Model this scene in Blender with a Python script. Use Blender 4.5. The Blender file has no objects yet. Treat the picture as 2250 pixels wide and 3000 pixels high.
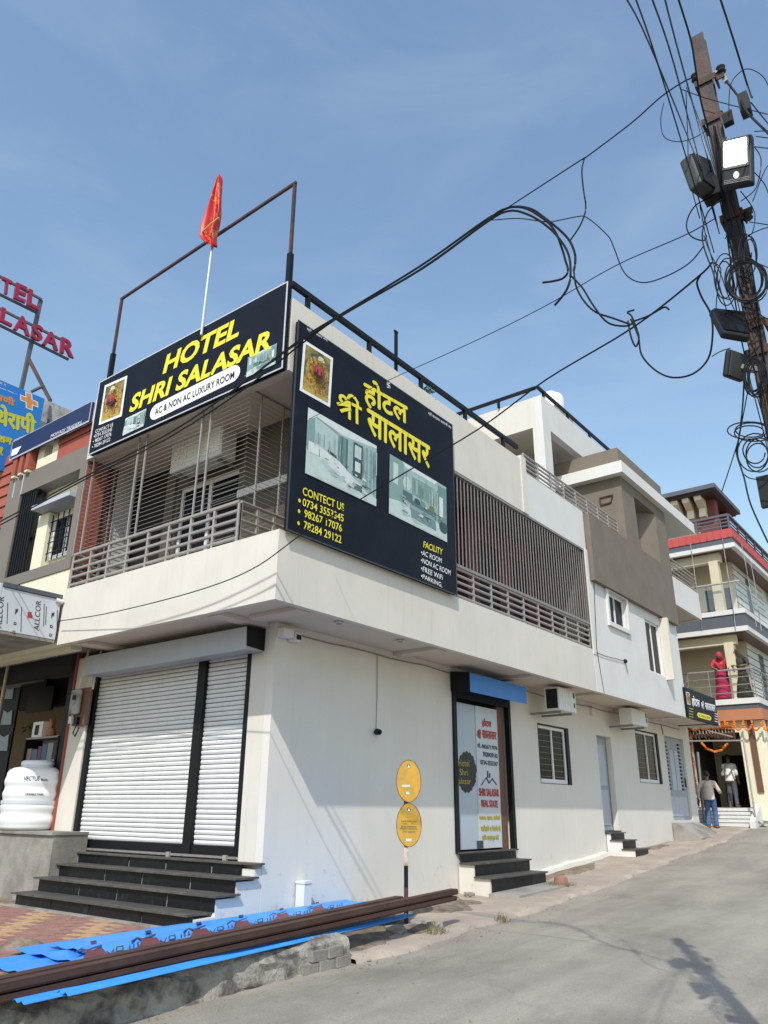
import bpy, bmesh, math, random
from mathutils import Vector, Matrix
random.seed(7)
rad = math.radians
SC = bpy.context.scene
COL = SC.collection

# ------------------------------------------------------------------ camera, sky, sun, exposure
CAM = Vector((7.709, -7.474, 1.306)); YAW, PITCH, ROLL, FPX = 0.661, 0.369, 0.008, 2253.56
_f = Vector((-math.sin(YAW)*math.cos(PITCH), math.cos(YAW)*math.cos(PITCH), math.sin(PITCH)))
_r0 = Vector((math.cos(YAW), math.sin(YAW), 0)); _u0 = _r0.cross(_f)
_r = _r0*math.cos(ROLL) + _u0*math.sin(ROLL); _u = _u0*math.cos(ROLL) - _r0*math.sin(ROLL)
cd = bpy.data.cameras.new('camera'); co = bpy.data.objects.new('camera', cd); COL.objects.link(co)
co.matrix_world = Matrix(((_r.x, _u.x, -_f.x, CAM.x), (_r.y, _u.y, -_f.y, CAM.y), (_r.z, _u.z, -_f.z, CAM.z), (0, 0, 0, 1)))
cd.sensor_fit = 'HORIZONTAL'; cd.sensor_width = 36; cd.lens = FPX/2250*36
cd.clip_start = .05; cd.clip_end = 2000
SC.camera = co

SUN = Vector((-0.985, 1.94, -2.28)).normalized()          # the way the light travels
W = bpy.data.worlds.new('World'); SC.world = W; W.use_nodes = True
wn = W.node_tree.nodes; wl = W.node_tree.links
bg = wn['Background']
sky = wn.new('ShaderNodeTexSky'); sky.sky_type = 'NISHITA'; sky.sun_disc = False
sky.sun_elevation = math.asin(-SUN.z); sky.sun_rotation = math.atan2(-SUN.x, -SUN.y)
sky.altitude = 500; sky.air_density = 1.75; sky.dust_density = 1.6; sky.ozone_density = 2.6
tc = wn.new('ShaderNodeTexCoord'); mp = wn.new('ShaderNodeMapping'); mp.inputs['Scale'].default_value = (1.6, 1.6, 5)
nz = wn.new('ShaderNodeTexNoise'); nz.inputs['Scale'].default_value = 2.2; nz.inputs['Detail'].default_value = 6; nz.inputs['Roughness'].default_value = .55
nz.inputs['Distortion'].default_value = .6
cr = wn.new('ShaderNodeValToRGB'); cr.color_ramp.elements[0].position = .46; cr.color_ramp.elements[0].color = (0, 0, 0, 1)
cr.color_ramp.elements[1].position = .78; cr.color_ramp.elements[1].color = (.13, .13, .13, 1)
mx = wn.new('ShaderNodeMixRGB'); mx.inputs[2].default_value = (4.2, 4.9, 5.8, 1)
wl.new(tc.outputs['Generated'], mp.inputs[0]); wl.new(mp.outputs[0], nz.inputs['Vector']); wl.new(nz.outputs[0], cr.inputs[0])
wl.new(cr.outputs[0], mx.inputs[0]); wl.new(sky.outputs[0], mx.inputs[1]); wl.new(mx.outputs[0], bg.inputs[0])
bg.inputs[1].default_value = .145
sl = bpy.data.lights.new('sun', 'SUN'); sl.energy = 2.95; sl.angle = rad(.55); sl.color = (1, .955, .88)
so = bpy.data.objects.new('sun', sl); COL.objects.link(so); so.rotation_euler = SUN.to_track_quat('-Z', 'Y').to_euler(); so.location = (10, -20, 30)
vs = SC.view_settings; vs.view_transform = 'Standard'; vs.look = 'None'; vs.exposure = .40; vs.gamma = 1; vs.use_curve_mapping = False
SC.cycles.max_bounces = 8; SC.cycles.diffuse_bounces = 4; SC.cycles.glossy_bounces = 3; SC.cycles.transparent_max_bounces = 8
SC.cycles.caustics_reflective = False; SC.cycles.caustics_refractive = False

# ------------------------------------------------------------------ where a pixel of the 2250x3000 photograph falls on a plane of the place
def ray(x, y): return _f + _r*((x-1125)/FPX) - _u*((y-1500)/FPX)
def SX(x, y, X=0.): d = ray(x, y); return CAM + d*((X-CAM.x)/d.x)
def FY(x, y, Y=0.): d = ray(x, y); return CAM + d*((Y-CAM.y)/d.y)
def GZ(x, y, Z=0.): d = ray(x, y); return CAM + d*((Z-CAM.z)/d.z)
def interp(t, P):
    if t <= P[0][0]: return P[0][1]
    for (a, b), (c, d) in zip(P, P[1:]):
        if t <= c: return b + (d-b)*(t-a)/(c-a)
    return P[-1][1]
ROADZ = [(-14, -.48), (-7, -.35), (-3, -.28), (0, -.15), (4, -.03), (7.7, .12), (11, .33), (15.4, .56), (18, .76), (20, .93), (25, 1.1), (60, 1.5)]
WALLZ = [(-3, 0), (4.5, 0), (7.7, .15), (10.8, .36), (15.4, .58), (18, .78), (20, .94)]
def rz(y): return interp(y, ROADZ)
def GR(x, y):
    z = 0
    for i in range(50): q = GZ(x, y, z); z = .5*z + .5*rz(q.y)
    return q

# ------------------------------------------------------------------ materials
MATS = {}
def lin(*c): return tuple(((v/255+.055)/1.055)**2.4 if v > 10 else v/255/12.92 for v in c)
def mat(name, col, rough=.7, metal=0., var=.12, scale=3., bump=0., bscale=40., col2=None, mixscale=2., mixlo=.45, mixhi=.6, emit=0., alpha=1., trans=0., spec=None, streak=0., coat=0.):
    if name in MATS: return MATS[name]
    m = bpy.data.materials.new(name); m.use_nodes = True; MATS[name] = m
    N = m.node_tree.nodes; L = m.node_tree.links; P = N['Principled BSDF']
    P.inputs['Roughness'].default_value = rough; P.inputs['Metallic'].default_value = metal
    if spec is not None: P.inputs['Specular IOR Level'].default_value = spec
    if coat: P.inputs['Coat Weight'].default_value = coat
    g = N.new('ShaderNodeNewGeometry')
    def noise(s, det=5, ro=.6, vec=None):
        n = N.new('ShaderNodeTexNoise'); n.inputs['Scale'].default_value = s; n.inputs['Detail'].default_value = det; n.inputs['Roughness'].default_value = ro
        L.new(vec or g.outputs['Position'], n.inputs['Vector']); return n
    c4 = (*col, 1)
    if var or col2 or streak:
        n = noise(scale); rp = N.new('ShaderNodeMapRange'); rp.inputs[1].default_value = .25; rp.inputs[2].default_value = .75
        rp.inputs[3].default_value = 1-var; rp.inputs[4].default_value = 1+var; L.new(n.outputs[0], rp.inputs[0])
        src = None
        if col2:
            n2 = noise(mixscale, 7, .65); r2 = N.new('ShaderNodeMapRange'); r2.inputs[1].default_value = mixlo; r2.inputs[2].default_value = mixhi
            L.new(n2.outputs[0], r2.inputs[0]); mxx = N.new('ShaderNodeMixRGB'); mxx.inputs[1].default_value = c4; mxx.inputs[2].default_value = (*col2, 1)
            L.new(r2.outputs[0], mxx.inputs[0]); src = mxx.outputs[0]
        mu = N.new('ShaderNodeMixRGB'); mu.blend_type = 'MULTIPLY'; mu.inputs[0].default_value = 1; mu.inputs[1].default_value = c4
        if src: L.new(src, mu.inputs[1])
        L.new(rp.outputs[0], mu.inputs[2]); out = mu.outputs[0]
        if streak:
            mpp = N.new('ShaderNodeMapping'); mpp.inputs['Scale'].default_value = (6, 6, .5); L.new(g.outputs['Position'], mpp.inputs[0])
            n3 = noise(1.3, 6, .7, mpp.outputs[0]); r3 = N.new('ShaderNodeMapRange'); r3.inputs[1].default_value = .52; r3.inputs[2].default_value = .8
            r3.inputs[3].default_value = 1; r3.inputs[4].default_value = 1-streak; L.new(n3.outputs[0], r3.inputs[0])
            m3 = N.new('ShaderNodeMixRGB'); m3.blend_type = 'MULTIPLY'; m3.inputs[0].default_value = 1; L.new(out, m3.inputs[1]); L.new(r3.outputs[0], m3.inputs[2]); out = m3.outputs[0]
        L.new(out, P.inputs['Base Color'])
    else: P.inputs['Base Color'].default_value = c4
    if bump:
        nb = noise(bscale, 4); bn = N.new('ShaderNodeBump'); bn.inputs['Strength'].default_value = bump; bn.inputs['Distance'].default_value = .02
        L.new(nb.outputs[0], bn.inputs['Height']); L.new(bn.outputs[0], P.inputs['Normal'])
    if emit: P.inputs['Emission Color'].default_value = c4; P.inputs['Emission Strength'].default_value = emit
    if trans: P.inputs['Transmission Weight'].default_value = trans
    if alpha < 1: P.inputs['Alpha'].default_value = alpha
    return m
M = dict(
 cream=mat('cream_paint', (.63, .595, .535), .75, var=.07, scale=1.2, bump=.08, bscale=60, streak=.13),
 white=mat('white_paint', (.64, .635, .62), .75, var=.06, scale=1.5, bump=.06, bscale=60, streak=.08),
 sidewall=mat('off_white_wall_paint', (.665, .64, .59), .75, var=.06, scale=.9, bump=.09, bscale=55, streak=.08),
 brown=mat('taupe_render', (.175, .148, .118), .85, var=.14, scale=2, bump=.35, bscale=70, streak=.15),
 taupe=mat('taupe_paint', (.18, .16, .14), .8, var=.08, scale=1.5),
 soffit=mat('soffit_paint', (.60, .53, .45), .8, var=.05),  # warm tint includes light bounced off the reddish ground
 red=mat('brick_red_paint', (.33, .085, .055), .75, var=.12, scale=2.5, bump=.1),
 maroon=mat('maroon_paint', (.10, .022, .025), .7, var=.1),  # maroon darkened to hold the shade of the deep, roofed side balcony
 steel=mat('brushed_steel_tube', (.42, .385, .36), .42, metal=.45, var=.12, scale=8),
 bars=mat('grey_painted_bar', (.25, .235, .23), .5, metal=.2, var=.2, scale=14),
 black=mat('black_enamel', (.008, .009, .011), .5, var=.25, scale=8, spec=.2),
 navy=mat('dark_navy_flex', (.007, .0095, .017), .55, var=.25, scale=3, spec=.15, bump=.03, bscale=3, col2=(.014, .018, .027), mixscale=1.6, mixlo=.5, mixhi=.8),
 navyblue=mat('navy_blue_flex', (.024, .034, .095), .5, var=.12, spec=.25),
 yellow=mat('yellow_print', (.78, .68, .035), .5, var=.04),
 wprint=mat('white_print', (.8, .8, .8), .5, var=.02),
 kprint=mat('black_print', (.01, .01, .012), .5, var=0),
 rprint=mat('red_print', (.42, .03, .035), .5, var=.1),
 gprint=mat('olive_gold_print', (.42, .36, .05), .5, var=.1),
 nprint=mat('dark_blue_print', (.02, .03, .10), .5, var=0),
 slat=mat('white_enamel_slat', (.68, .695, .70), .45, var=.06, scale=5, streak=.10),
 grilleframe=mat('pale_grey_metal', (.42, .46, .52), .5, var=.08, scale=4, streak=.10),
 granite=mat('black_granite', (.009, .010, .013), .35, var=.3, scale=30, col2=(.035, .036, .038), mixscale=9, mixlo=.55, mixhi=.8, spec=.25),
 tread=mat('worn_granite_tread', (.075, .072, .066), .6, var=.25, scale=12, spec=.3, col2=(.16, .14, .11), mixscale=4, mixlo=.5, mixhi=.8),
 glass=mat('dark_window_glass', (.010, .012, .014), .1, var=0, spec=.06),
 upvc=mat('white_window_frame', (.72, .73, .74), .45, var=.03),
 greypaint=mat('grey_blue_door_paint', (.30, .34, .385), .5, var=.08, scale=5),
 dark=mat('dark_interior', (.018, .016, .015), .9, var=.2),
 concrete=mat('road_concrete', (.295, .266, .222), .92, var=.14, scale=.7, bump=.5, bscale=60, col2=(.225, .20, .165), mixscale=.55, mixlo=.48, mixhi=.68),
 rubble=mat('stained_plaster', (.33, .305, .265), .95, var=.25, scale=7, bump=1., bscale=38, col2=(.11, .10, .092), mixscale=2.8, mixlo=.48, mixhi=.6),
 dirt=mat('dry_soil', (.24, .18, .125), 1., var=.3, scale=6, bump=.8, bscale=30, col2=(.13, .11, .09), mixscale=5),
 pink=mat('worn_pink_paving', (.335, .27, .23), .95, var=.16, scale=3, bump=.5, bscale=25, col2=(.39, .33, .26), mixscale=1.4, mixlo=.42, mixhi=.62),
 cement=mat('cement_render', (.30, .285, .26), .95, var=.15, scale=2, bump=.4, bscale=35, col2=(.20, .185, .165), mixscale=1.4),
 pave_r=mat('red_paver', (.27, .135, .11), .9, var=.2, scale=7, bump=.3, col2=(.33, .22, .17), mixscale=5, mixlo=.45, mixhi=.8),
 pave_y=mat('ochre_paver', (.43, .27, .145), .9, var=.2, scale=7, bump=.3, col2=(.38, .28, .19), mixscale=5, mixlo=.5, mixhi=.85),
 rust=mat('rusty_steel', (.085, .04, .025), .7, metal=.25, var=.3, scale=9, bump=.2, col2=(.04, .028, .022), mixscale=4),
 rustpipe=mat('oxide_red_pipe', (.075, .032, .028), .7, var=.3, scale=9, col2=(.03, .025, .03), mixscale=3),
 beam=mat('red_oxide_channel', (.085, .046, .036), .6, spec=.3, metal=.1, var=.25, scale=6, bump=.15, col2=(.06, .034, .028), mixscale=3),
 blue=mat('blue_coated_sheet', (.045, .27, .74), .4, var=.1, scale=5, col2=(.10, .32, .70), mixscale=3, mixlo=.55, mixhi=.8),
 bluebox=mat('blue_hood_paint', (.022, .20, .62), .42, var=.08, streak=.12),
 hood=mat('grey_hood_sheet', (.36, .40, .45), .45, var=.05, streak=.15),
 ac=mat('cream_ac_casing', (.66, .66, .63), .5, var=.04, streak=.05),
 cable=mat('black_cable', (.010, .011, .014), .6, var=.2, spec=.2),
 pole=mat('rusted_rail_pole', (.10, .062, .05), .75, metal=.1, var=.25, scale=5, bump=.25, col2=(.035, .032, .04), mixscale=2.2, mixlo=.42, mixhi=.6),
 lampcase=mat('dark_lamp_casing', (.014, .017, .018), .55, var=.1, spec=.25),
 lampgrey=mat('grey_lamp_casing', (.05, .056, .056), .55, var=.1, spec=.3),
 yellowsign=mat('faded_yellow_sign', (.50, .28, .025), .6, var=.14, scale=9, col2=(.42, .26, .05), mixscale=8),
 wood=mat('brown_wood', (.14, .07, .045), .6, var=.2, scale=8),
 tank=mat('white_plastic', (.77, .79, .81), .38, var=.02),
 lcream=mat('pale_cream_paint', (.72, .69, .53), .75, var=.06, streak=.08),
 lyellow=mat('pale_yellow_paint', (.58, .52, .37), .75, var=.06),
 slate=mat('slate_grey_paint', (.085, .095, .115), .6, var=.08),
 coral=mat('coral_red_sheet', (.44, .07, .065), .5, var=.1),
 orange=mat('terracotta_paint', (.42, .17, .085), .7, var=.08),
 sal=mat('pale_green_wall', (.60, .62, .54), .75, var=.05),
 pvcbrown=mat('brown_ceiling_panel', (.10, .035, .03), .45, var=.15),
 clearglass=mat('railing_glass', (.5, .58, .62), .05, var=0, alpha=.10, spec=.6),
 drymarigold=mat('dry_marigold', (.20, .06, .02), .9, var=.4, scale=30),
 marigold=mat('marigold', (.75, .20, .01), .9, var=.3, scale=40),
 leaf=mat('leaf_green', (.06, .11, .035), .8, var=.3, scale=20),
 drygrass=mat('dry_grass', (.16, .15, .06), .9, var=.3, scale=20),
 skin=mat('brown_skin', (.22, .115, .07), .6, var=.05),
 hair=mat('black_hair', (.01, .009, .008), .6, var=0),
 flagred=mat('red_satin', (.50, .018, .014), .5, var=.25, scale=12, col2=(.62, .2, .03), mixscale=6, mixlo=.56, mixhi=.62),
 galv=mat('galvanised_pipe', (.50, .56, .58), .4, metal=.5, var=.06),
 oldconc=mat('weathered_concrete', (.38, .38, .37), .95, var=.2, scale=3, bump=.3, col2=(.17, .17, .165), mixscale=2, mixlo=.5, mixhi=.62),
 bill=mat('sky_blue_flex', (.015, .17, .52), .45, var=.06),
 ltxt=mat('crimson_letter', (.28, .012, .045), .45, var=.08),
 foil=mat('pale_film', (.52, .56, .60), .4, var=.04),
)

def grime(m, zmax=.55):
    # splash dirt: ragged spots of its own shape on the foot of the plaster
    N = m.node_tree.nodes; L = m.node_tree.links; P = N['Principled BSDF']; src = P.inputs['Base Color'].links[0].from_socket
    g = N.new('ShaderNodeNewGeometry'); n = N.new('ShaderNodeTexNoise'); n.inputs['Scale'].default_value = 5.5; n.inputs['Detail'].default_value = 9; n.inputs['Roughness'].default_value = .72; L.new(g.outputs['Position'], n.inputs['Vector'])
    r = N.new('ShaderNodeMapRange'); r.inputs[1].default_value = .57; r.inputs[2].default_value = .66; r.inputs[3].default_value = 0; r.inputs[4].default_value = .42; L.new(n.outputs[0], r.inputs[0])
    sx = N.new('ShaderNodeSeparateXYZ'); L.new(g.outputs['Position'], sx.inputs[0])
    big = N.new('ShaderNodeTexNoise'); big.inputs['Scale'].default_value = .8; L.new(g.outputs['Position'], big.inputs['Vector'])
    lim = N.new('ShaderNodeMath'); lim.operation = 'MULTIPLY'; lim.inputs[1].default_value = zmax*2; L.new(big.outputs[0], lim.inputs[0])
    lt = N.new('ShaderNodeMath'); lt.operation = 'LESS_THAN'; L.new(sx.outputs[2], lt.inputs[0]); L.new(lim.outputs[0], lt.inputs[1])
    mu = N.new('ShaderNodeMath'); mu.operation = 'MULTIPLY'; L.new(r.outputs[0], mu.inputs[0]); L.new(lt.outputs[0], mu.inputs[1])
    mx_ = N.new('ShaderNodeMixRGB'); mx_.inputs[2].default_value = (.34, .30, .25, 1); L.new(mu.outputs[0], mx_.inputs[0]); L.new(src, mx_.inputs[1]); L.new(mx_.outputs[0], P.inputs['Base Color'])
grime(M['sidewall']); grime(M['cream'], .4)

# ------------------------------------------------------------------ mesh building
class MB:
    def __init__(s): s.v = []; s.f = []; s.m = []; s.mi = 0
    def add(s, vs, fs):
        o = len(s.v); s.v += [tuple(v) for v in vs]; s.f += [tuple(o+i for i in f) for f in fs]; s.m += [s.mi]*len(fs); return s
    def box(s, x0, x1, y0, y1, z0, z1):
        x0, x1 = sorted((x0, x1)); y0, y1 = sorted((y0, y1)); z0, z1 = sorted((z0, z1))
        return s.add([(x0,y0,z0),(x1,y0,z0),(x1,y1,z0),(x0,y1,z0),(x0,y0,z1),(x1,y0,z1),(x1,y1,z1),(x0,y1,z1)],
                     [(0,3,2,1),(4,5,6,7),(0,1,5,4),(1,2,6,5),(2,3,7,6),(3,0,4,7)])
    def poly(s, pts): return s.add(pts, [tuple(range(len(pts)))])
    def prism(s, pts, vec):
        n = len(pts); P = [Vector(p) for p in pts]; vec = Vector(vec)
        nn = Vector((0, 0, 0))
        for i in range(n): nn += P[i].cross(P[(i+1) % n])
        if nn.dot(vec) < 0: P.reverse()
        Q = [p+vec for p in P]
        return s.add(P+Q, [tuple(reversed(range(n))), tuple(range(n, 2*n))] + [(i, (i+1) % n, n+(i+1) % n, n+i) for i in range(n)])
    def bar(s, p, q, w, h=None, up=(0, 0, 1)):
        p = Vector(p); q = Vector(q); h = h or w; d = (q-p).normalized(); up = Vector(up)
        if abs(d.dot(up)) > .95: up = Vector((1, 0, 0))
        a = d.cross(up).normalized(); b = a.cross(d).normalized()
        pts = [p+a*(w/2*i)+b*(h/2*j) for i, j in ((-1, -1), (1, -1), (1, 1), (-1, 1))]
        return s.prism(pts, q-p)
    def tube(s, pts, r, n=6, cap=True):
        P = [Vector(p) for p in pts]; rr = r if isinstance(r, (list, tuple)) else [r]*len(P)
        vs = []; up = Vector((.13, .21, .97))
        for i, p in enumerate(P):
            d = (P[min(i+1, len(P)-1)]-P[max(i-1, 0)])
            d = d.normalized() if d.length > 1e-9 else Vector((0, 0, 1))
            u_ = up if abs(d.dot(up)) < .97 else Vector((1, .1, 0))
            a = d.cross(u_).normalized(); b = d.cross(a).normalized()
            for k in range(n):
                t = 2*math.pi*k/n; vs.append(p + a*(math.cos(t)*rr[i]) + b*(math.sin(t)*rr[i]))
        fs = [(i*n+k, i*n+(k+1) % n, (i+1)*n+(k+1) % n, (i+1)*n+k) for i in range(len(P)-1) for k in range(n)]
        if cap: fs += [tuple(range(n-1, -1, -1)), tuple((len(P)-1)*n+k for k in range(n))]
        return s.add(vs, fs)
    def lathe(s, prof, c, n=32):
        c = Vector(c); vs = []; fs = []
        for r, z in prof:
            for k in range(n): t = 2*math.pi*k/n; vs.append((c.x+r*math.cos(t), c.y+r*math.sin(t), c.z+z))
        for i in range(len(prof)-1):
            for k in range(n): fs.append((i*n+k, i*n+(k+1) % n, (i+1)*n+(k+1) % n, (i+1)*n+k))
        fs += [tuple(range(n-1, -1, -1)), tuple((len(prof)-1)*n+k for k in range(n))]
        return s.add(vs, fs)
    def ball(s, c, rx, ry=None, rz_=None, n=10, m=7):
        ry = ry or rx; rz_ = rz_ or rx; c = Vector(c); vs = []; fs = []
        for i in range(m+1):
            ph = math.pi*i/m
            for k in range(n):
                t = 2*math.pi*k/n; vs.append((c.x+rx*math.sin(ph)*math.cos(t), c.y+ry*math.sin(ph)*math.sin(t), c.z-rz_*math.cos(ph)))
        for i in range(m):
            for k in range(n): fs.append((i*n+k, i*n+(k+1) % n, (i+1)*n+(k+1) % n, (i+1)*n+k))
        return s.add(vs, fs)
    def wall(s, ax, pos, th, u0, u1, z0, z1, holes=()):
        # a wall facing +X (ax 'x') or -Y (ax 'y') with openings cut through and their reveals
        us = sorted({u0, u1, *[h for q in holes for h in q[:2]]}); zs = sorted({z0, z1, *[h for q in holes for h in q[2:]]})
        us = [u for u in us if u0 <= u <= u1]; zs = [z for z in zs if z0 <= z <= z1]
        fr = pos; bk = pos-th if ax == 'x' else pos+th
        P = (lambda u, z, d: (d, u, z)) if ax == 'x' else (lambda u, z, d: (u, d, z))
        solid = lambda u, z: not any(h[0] < u < h[1] and h[2] < z < h[3] for h in holes)
        for i in range(len(us)-1):
            for j in range(len(zs)-1):
                a, b, c, d = us[i], us[i+1], zs[j], zs[j+1]
                if not solid((a+b)/2, (c+d)/2): continue
                s.poly([P(a,c,fr), P(b,c,fr), P(b,d,fr), P(a,d,fr)]); s.poly([P(a,d,bk), P(b,d,bk), P(b,c,bk), P(a,c,bk)])
                if i == 0 or not solid((us[i-1]+a)/2, (c+d)/2): s.poly([P(a,c,bk), P(a,c,fr), P(a,d,fr), P(a,d,bk)])
                if i == len(us)-2 or not solid((us[i+2]+b)/2, (c+d)/2): s.poly([P(b,c,fr), P(b,c,bk), P(b,d,bk), P(b,d,fr)])
                if j == 0 or not solid((a+b)/2, (zs[j-1]+c)/2): s.poly([P(a,c,bk), P(b,c,bk), P(b,c,fr), P(a,c,fr)])
                if j == len(zs)-2 or not solid((a+b)/2, (zs[j+2]+d)/2): s.poly([P(a,d,fr), P(b,d,fr), P(b,d,bk), P(a,d,bk)])
        return s

def me_of(mb, name, mats, smooth=False):
    me = bpy.data.meshes.new(name); me.from_pydata(mb.v, [], mb.f)
    for m in mats: me.materials.append(m)
    if len(mats) > 1: me.polygons.foreach_set('material_index', mb.m)
    if smooth: me.polygons.foreach_set('use_smooth', [True]*len(me.polygons))
    me.validate(); me.update(); return me
def tag(o, label=None, cat=None, group=None, kind=None):
    if label: o['label'] = label
    if cat: o['category'] = cat
    if group: o['group'] = group
    if kind: o['kind'] = kind
    return o
def par(o, parent):
    if parent is not None:
        o.parent = parent; o.matrix_parent_inverse = Matrix.Translation(-WLOC[parent.name])
WLOC = {}
def place(name, me, loc, parent=None, rot=None):
    o = bpy.data.objects.new(name, me); COL.objects.link(o); o.location = loc
    if rot: o.rotation_euler = rot
    WLOC[o.name] = Vector(loc); par(o, parent); return o
def ob(name, mb, m, parent=None, smooth=False, **k):
    mats = m if isinstance(m, (list, tuple)) else [m]
    xs = [v[0] for v in mb.v]; ys = [v[1] for v in mb.v]; zs = [v[2] for v in mb.v]
    c = Vector(((min(xs)+max(xs))/2, (min(ys)+max(ys))/2, min(zs)))
    mb.v = [(v[0]-c.x, v[1]-c.y, v[2]-c.z) for v in mb.v]
    return tag(place(name, me_of(mb, name, mats, smooth), c, parent), **k)
def empty(name, loc, label, cat, group=None):
    o = bpy.data.objects.new(name, None); COL.objects.link(o); o.location = loc; o.empty_display_size = .2
    WLOC[o.name] = Vector(loc); return tag(o, label, cat, group)
def bevel(o, w=.01, seg=2):
    md = o.modifiers.new('bevel', 'BEVEL'); md.width = w; md.segments = seg; md.limit_method = 'ANGLE'; return o
def B(*a): return MB().box(*a)

# ------------------------------------------------------------------ lettering and flat print
def glyphs(body, off=0.):
    c = bpy.data.curves.new('t', 'FONT'); c.body = body; c.offset = off; c.resolution_u = 3
    o = bpy.data.objects.new('t', c); COL.objects.link(o)
    dg = bpy.context.evaluated_depsgraph_get(); me = bpy.data.meshes.new_from_object(o.evaluated_get(dg))
    V = [tuple(v.co) for v in me.vertices]; F = [tuple(p.vertices) for p in me.polygons]
    bpy.data.objects.remove(o); bpy.data.curves.remove(c); bpy.data.meshes.remove(me); return V, F
def stroke(pts, w):
    V = []; F = []
    for a, b in zip(pts, pts[1:]):
        d = Vector((b[0]-a[0], b[1]-a[1])); l = d.length or 1e-6; d /= l; n = Vector((-d.y, d.x))*w/2; e = d*w*.3
        o = len(V); z = .0004*o; V += [(a[0]-e.x+n.x, a[1]-e.y+n.y, z), (a[0]-e.x-n.x, a[1]-e.y-n.y, z), (b[0]+e.x-n.x, b[1]+e.y-n.y, z), (b[0]+e.x+n.x, b[1]+e.y+n.y, z)]
        F.append((o, o+1, o+2, o+3))
    return V, F
def shri(w=.115):
    V = []; F = []
    loop = [(.25+.14*math.cos(t), .66+.13*math.sin(t)) for t in [2*math.pi*k/12 for k in range(13)]]
    for s in (loop, [(.5, .68), (.5, .04)], [(.82, .70), (.82, .02)], [(.44, .80), (.5, .93), (.6, .985), (.74, .96), (.84, .86), (.86, .70)], [(.62, .66), (1., .66)],
              [(.0, .36), (.2, .45), (.5, .53)], [(.14, .16), (.3, .28), (.52, .42)]):
        v, f = stroke(s, w); o = len(V); v = [(q[0], q[1], q[2]*.25+.0001*o) for q in v]; V += v; F += [tuple(o+i for i in q) for q in f]
    return V, F
def fitmap(V, F, O, U, Vv, lift):
    xs = [v[0] for v in V]; ys = [v[1] for v in V]; x0, y0 = min(xs), min(ys); w = max(xs)-x0 or 1; h = max(ys)-y0 or 1
    N = U.cross(Vv).normalized()
    return [O+U*((v[0]-x0)/w)+Vv*((v[1]-y0)/h)+N*(lift+v[2]) for v in V], F
def text(body, pl, bl, br, tl, m, parent, lift=.006, off=.0, deva=False, name='lettering', bold=.0):
    """print a word on a plane: pl unprojects the photo pixels of its lower left, lower right and upper left corners"""
    O = pl(*bl); U = pl(*br)-O; Vv = pl(*tl)-O
    if body == 'SHRI': V, F = shri()
    else: V, F = glyphs(body, off)
    mb = MB(); cp = [0.]
    if bold: cp = [-bold, 0., bold]
    for i, d in enumerate(cp):
        vs, fs = fitmap(V, F, O+U.normalized()*d, U, Vv, lift+.0006*i); mb.add(vs, fs)
    if bold:
        for i, d in enumerate((-bold, bold)):
            vs, fs = fitmap(V, F, O+Vv.normalized()*d, U, Vv, lift+.0006*(i+4)); mb.add(vs, fs)
    return ob(name, mb, m, parent)
def mapped(pl, bl, br, tl):
    O = pl(*bl); U = pl(*br)-O; Vv = pl(*tl)-O; N = U.cross(Vv).normalized()
    return lambda a, b, l=0.: O+U*a+Vv*b+N*l
def printed(name, q, shapes, parent, lift=.004):
    """flat print: shapes = [(material, [(u, v), ...]), ...] painted one over another"""
    mats = []; mb = MB()
    for i, (m, pts) in enumerate(shapes):
        if m not in mats: mats.append(m)
        mb.mi = mats.index(m); mb.poly([q(a, b, lift+.0005*i) for a, b in pts])
    return ob(name, mb, mats, parent)
def rect(a, b, c, d): return [(a, b), (c, b), (c, d), (a, d)]
def ell(cx, cy, rx, ry, n=20): return [(cx+rx*math.cos(2*math.pi*k/n), cy+ry*math.sin(2*math.pi*k/n)) for k in range(n)]
def pc(*c):
    l = lin(*c); return mat('print_%d_%d_%d' % c, tuple(v*.78 for v in l), .5, var=.10, scale=9)
# ------------------------------------------------------------------ the ground
EDGE = [(-.6, 2.05), (1.9, 1.92), (6, 1.75), (10, 1.52), (14, 1.35), (18, 1.1), (20.5, .9)]
mb = MB(); XS = [-80, -30, -10, -4, 0, 1, 2, 3, 4, 5, 6, 7, 8, 10, 14, 20, 40, 80]; YS = [-80, -40, -20] + [-14+.5*i for i in range(70)] + [24, 28, 35, 50, 80, 140]
for y in YS:
    for x in XS: mb.v.append((x, y, rz(y) + (.012*math.sin(x*1.7+y*.6)+.008*math.sin(y*2.3-x*.8) if abs(x) < 15 else 0)))
n = len(XS)
for j in range(len(YS)-1):
    for i in range(n-1): mb.f.append((j*n+i, j*n+i+1, (j+1)*n+i+1, (j+1)*n+i)); mb.m.append(0)
road = ob('road', mb, M['concrete'], smooth=True, kind='structure', label='pale grey concrete road climbing to the right past the hotel')
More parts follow.
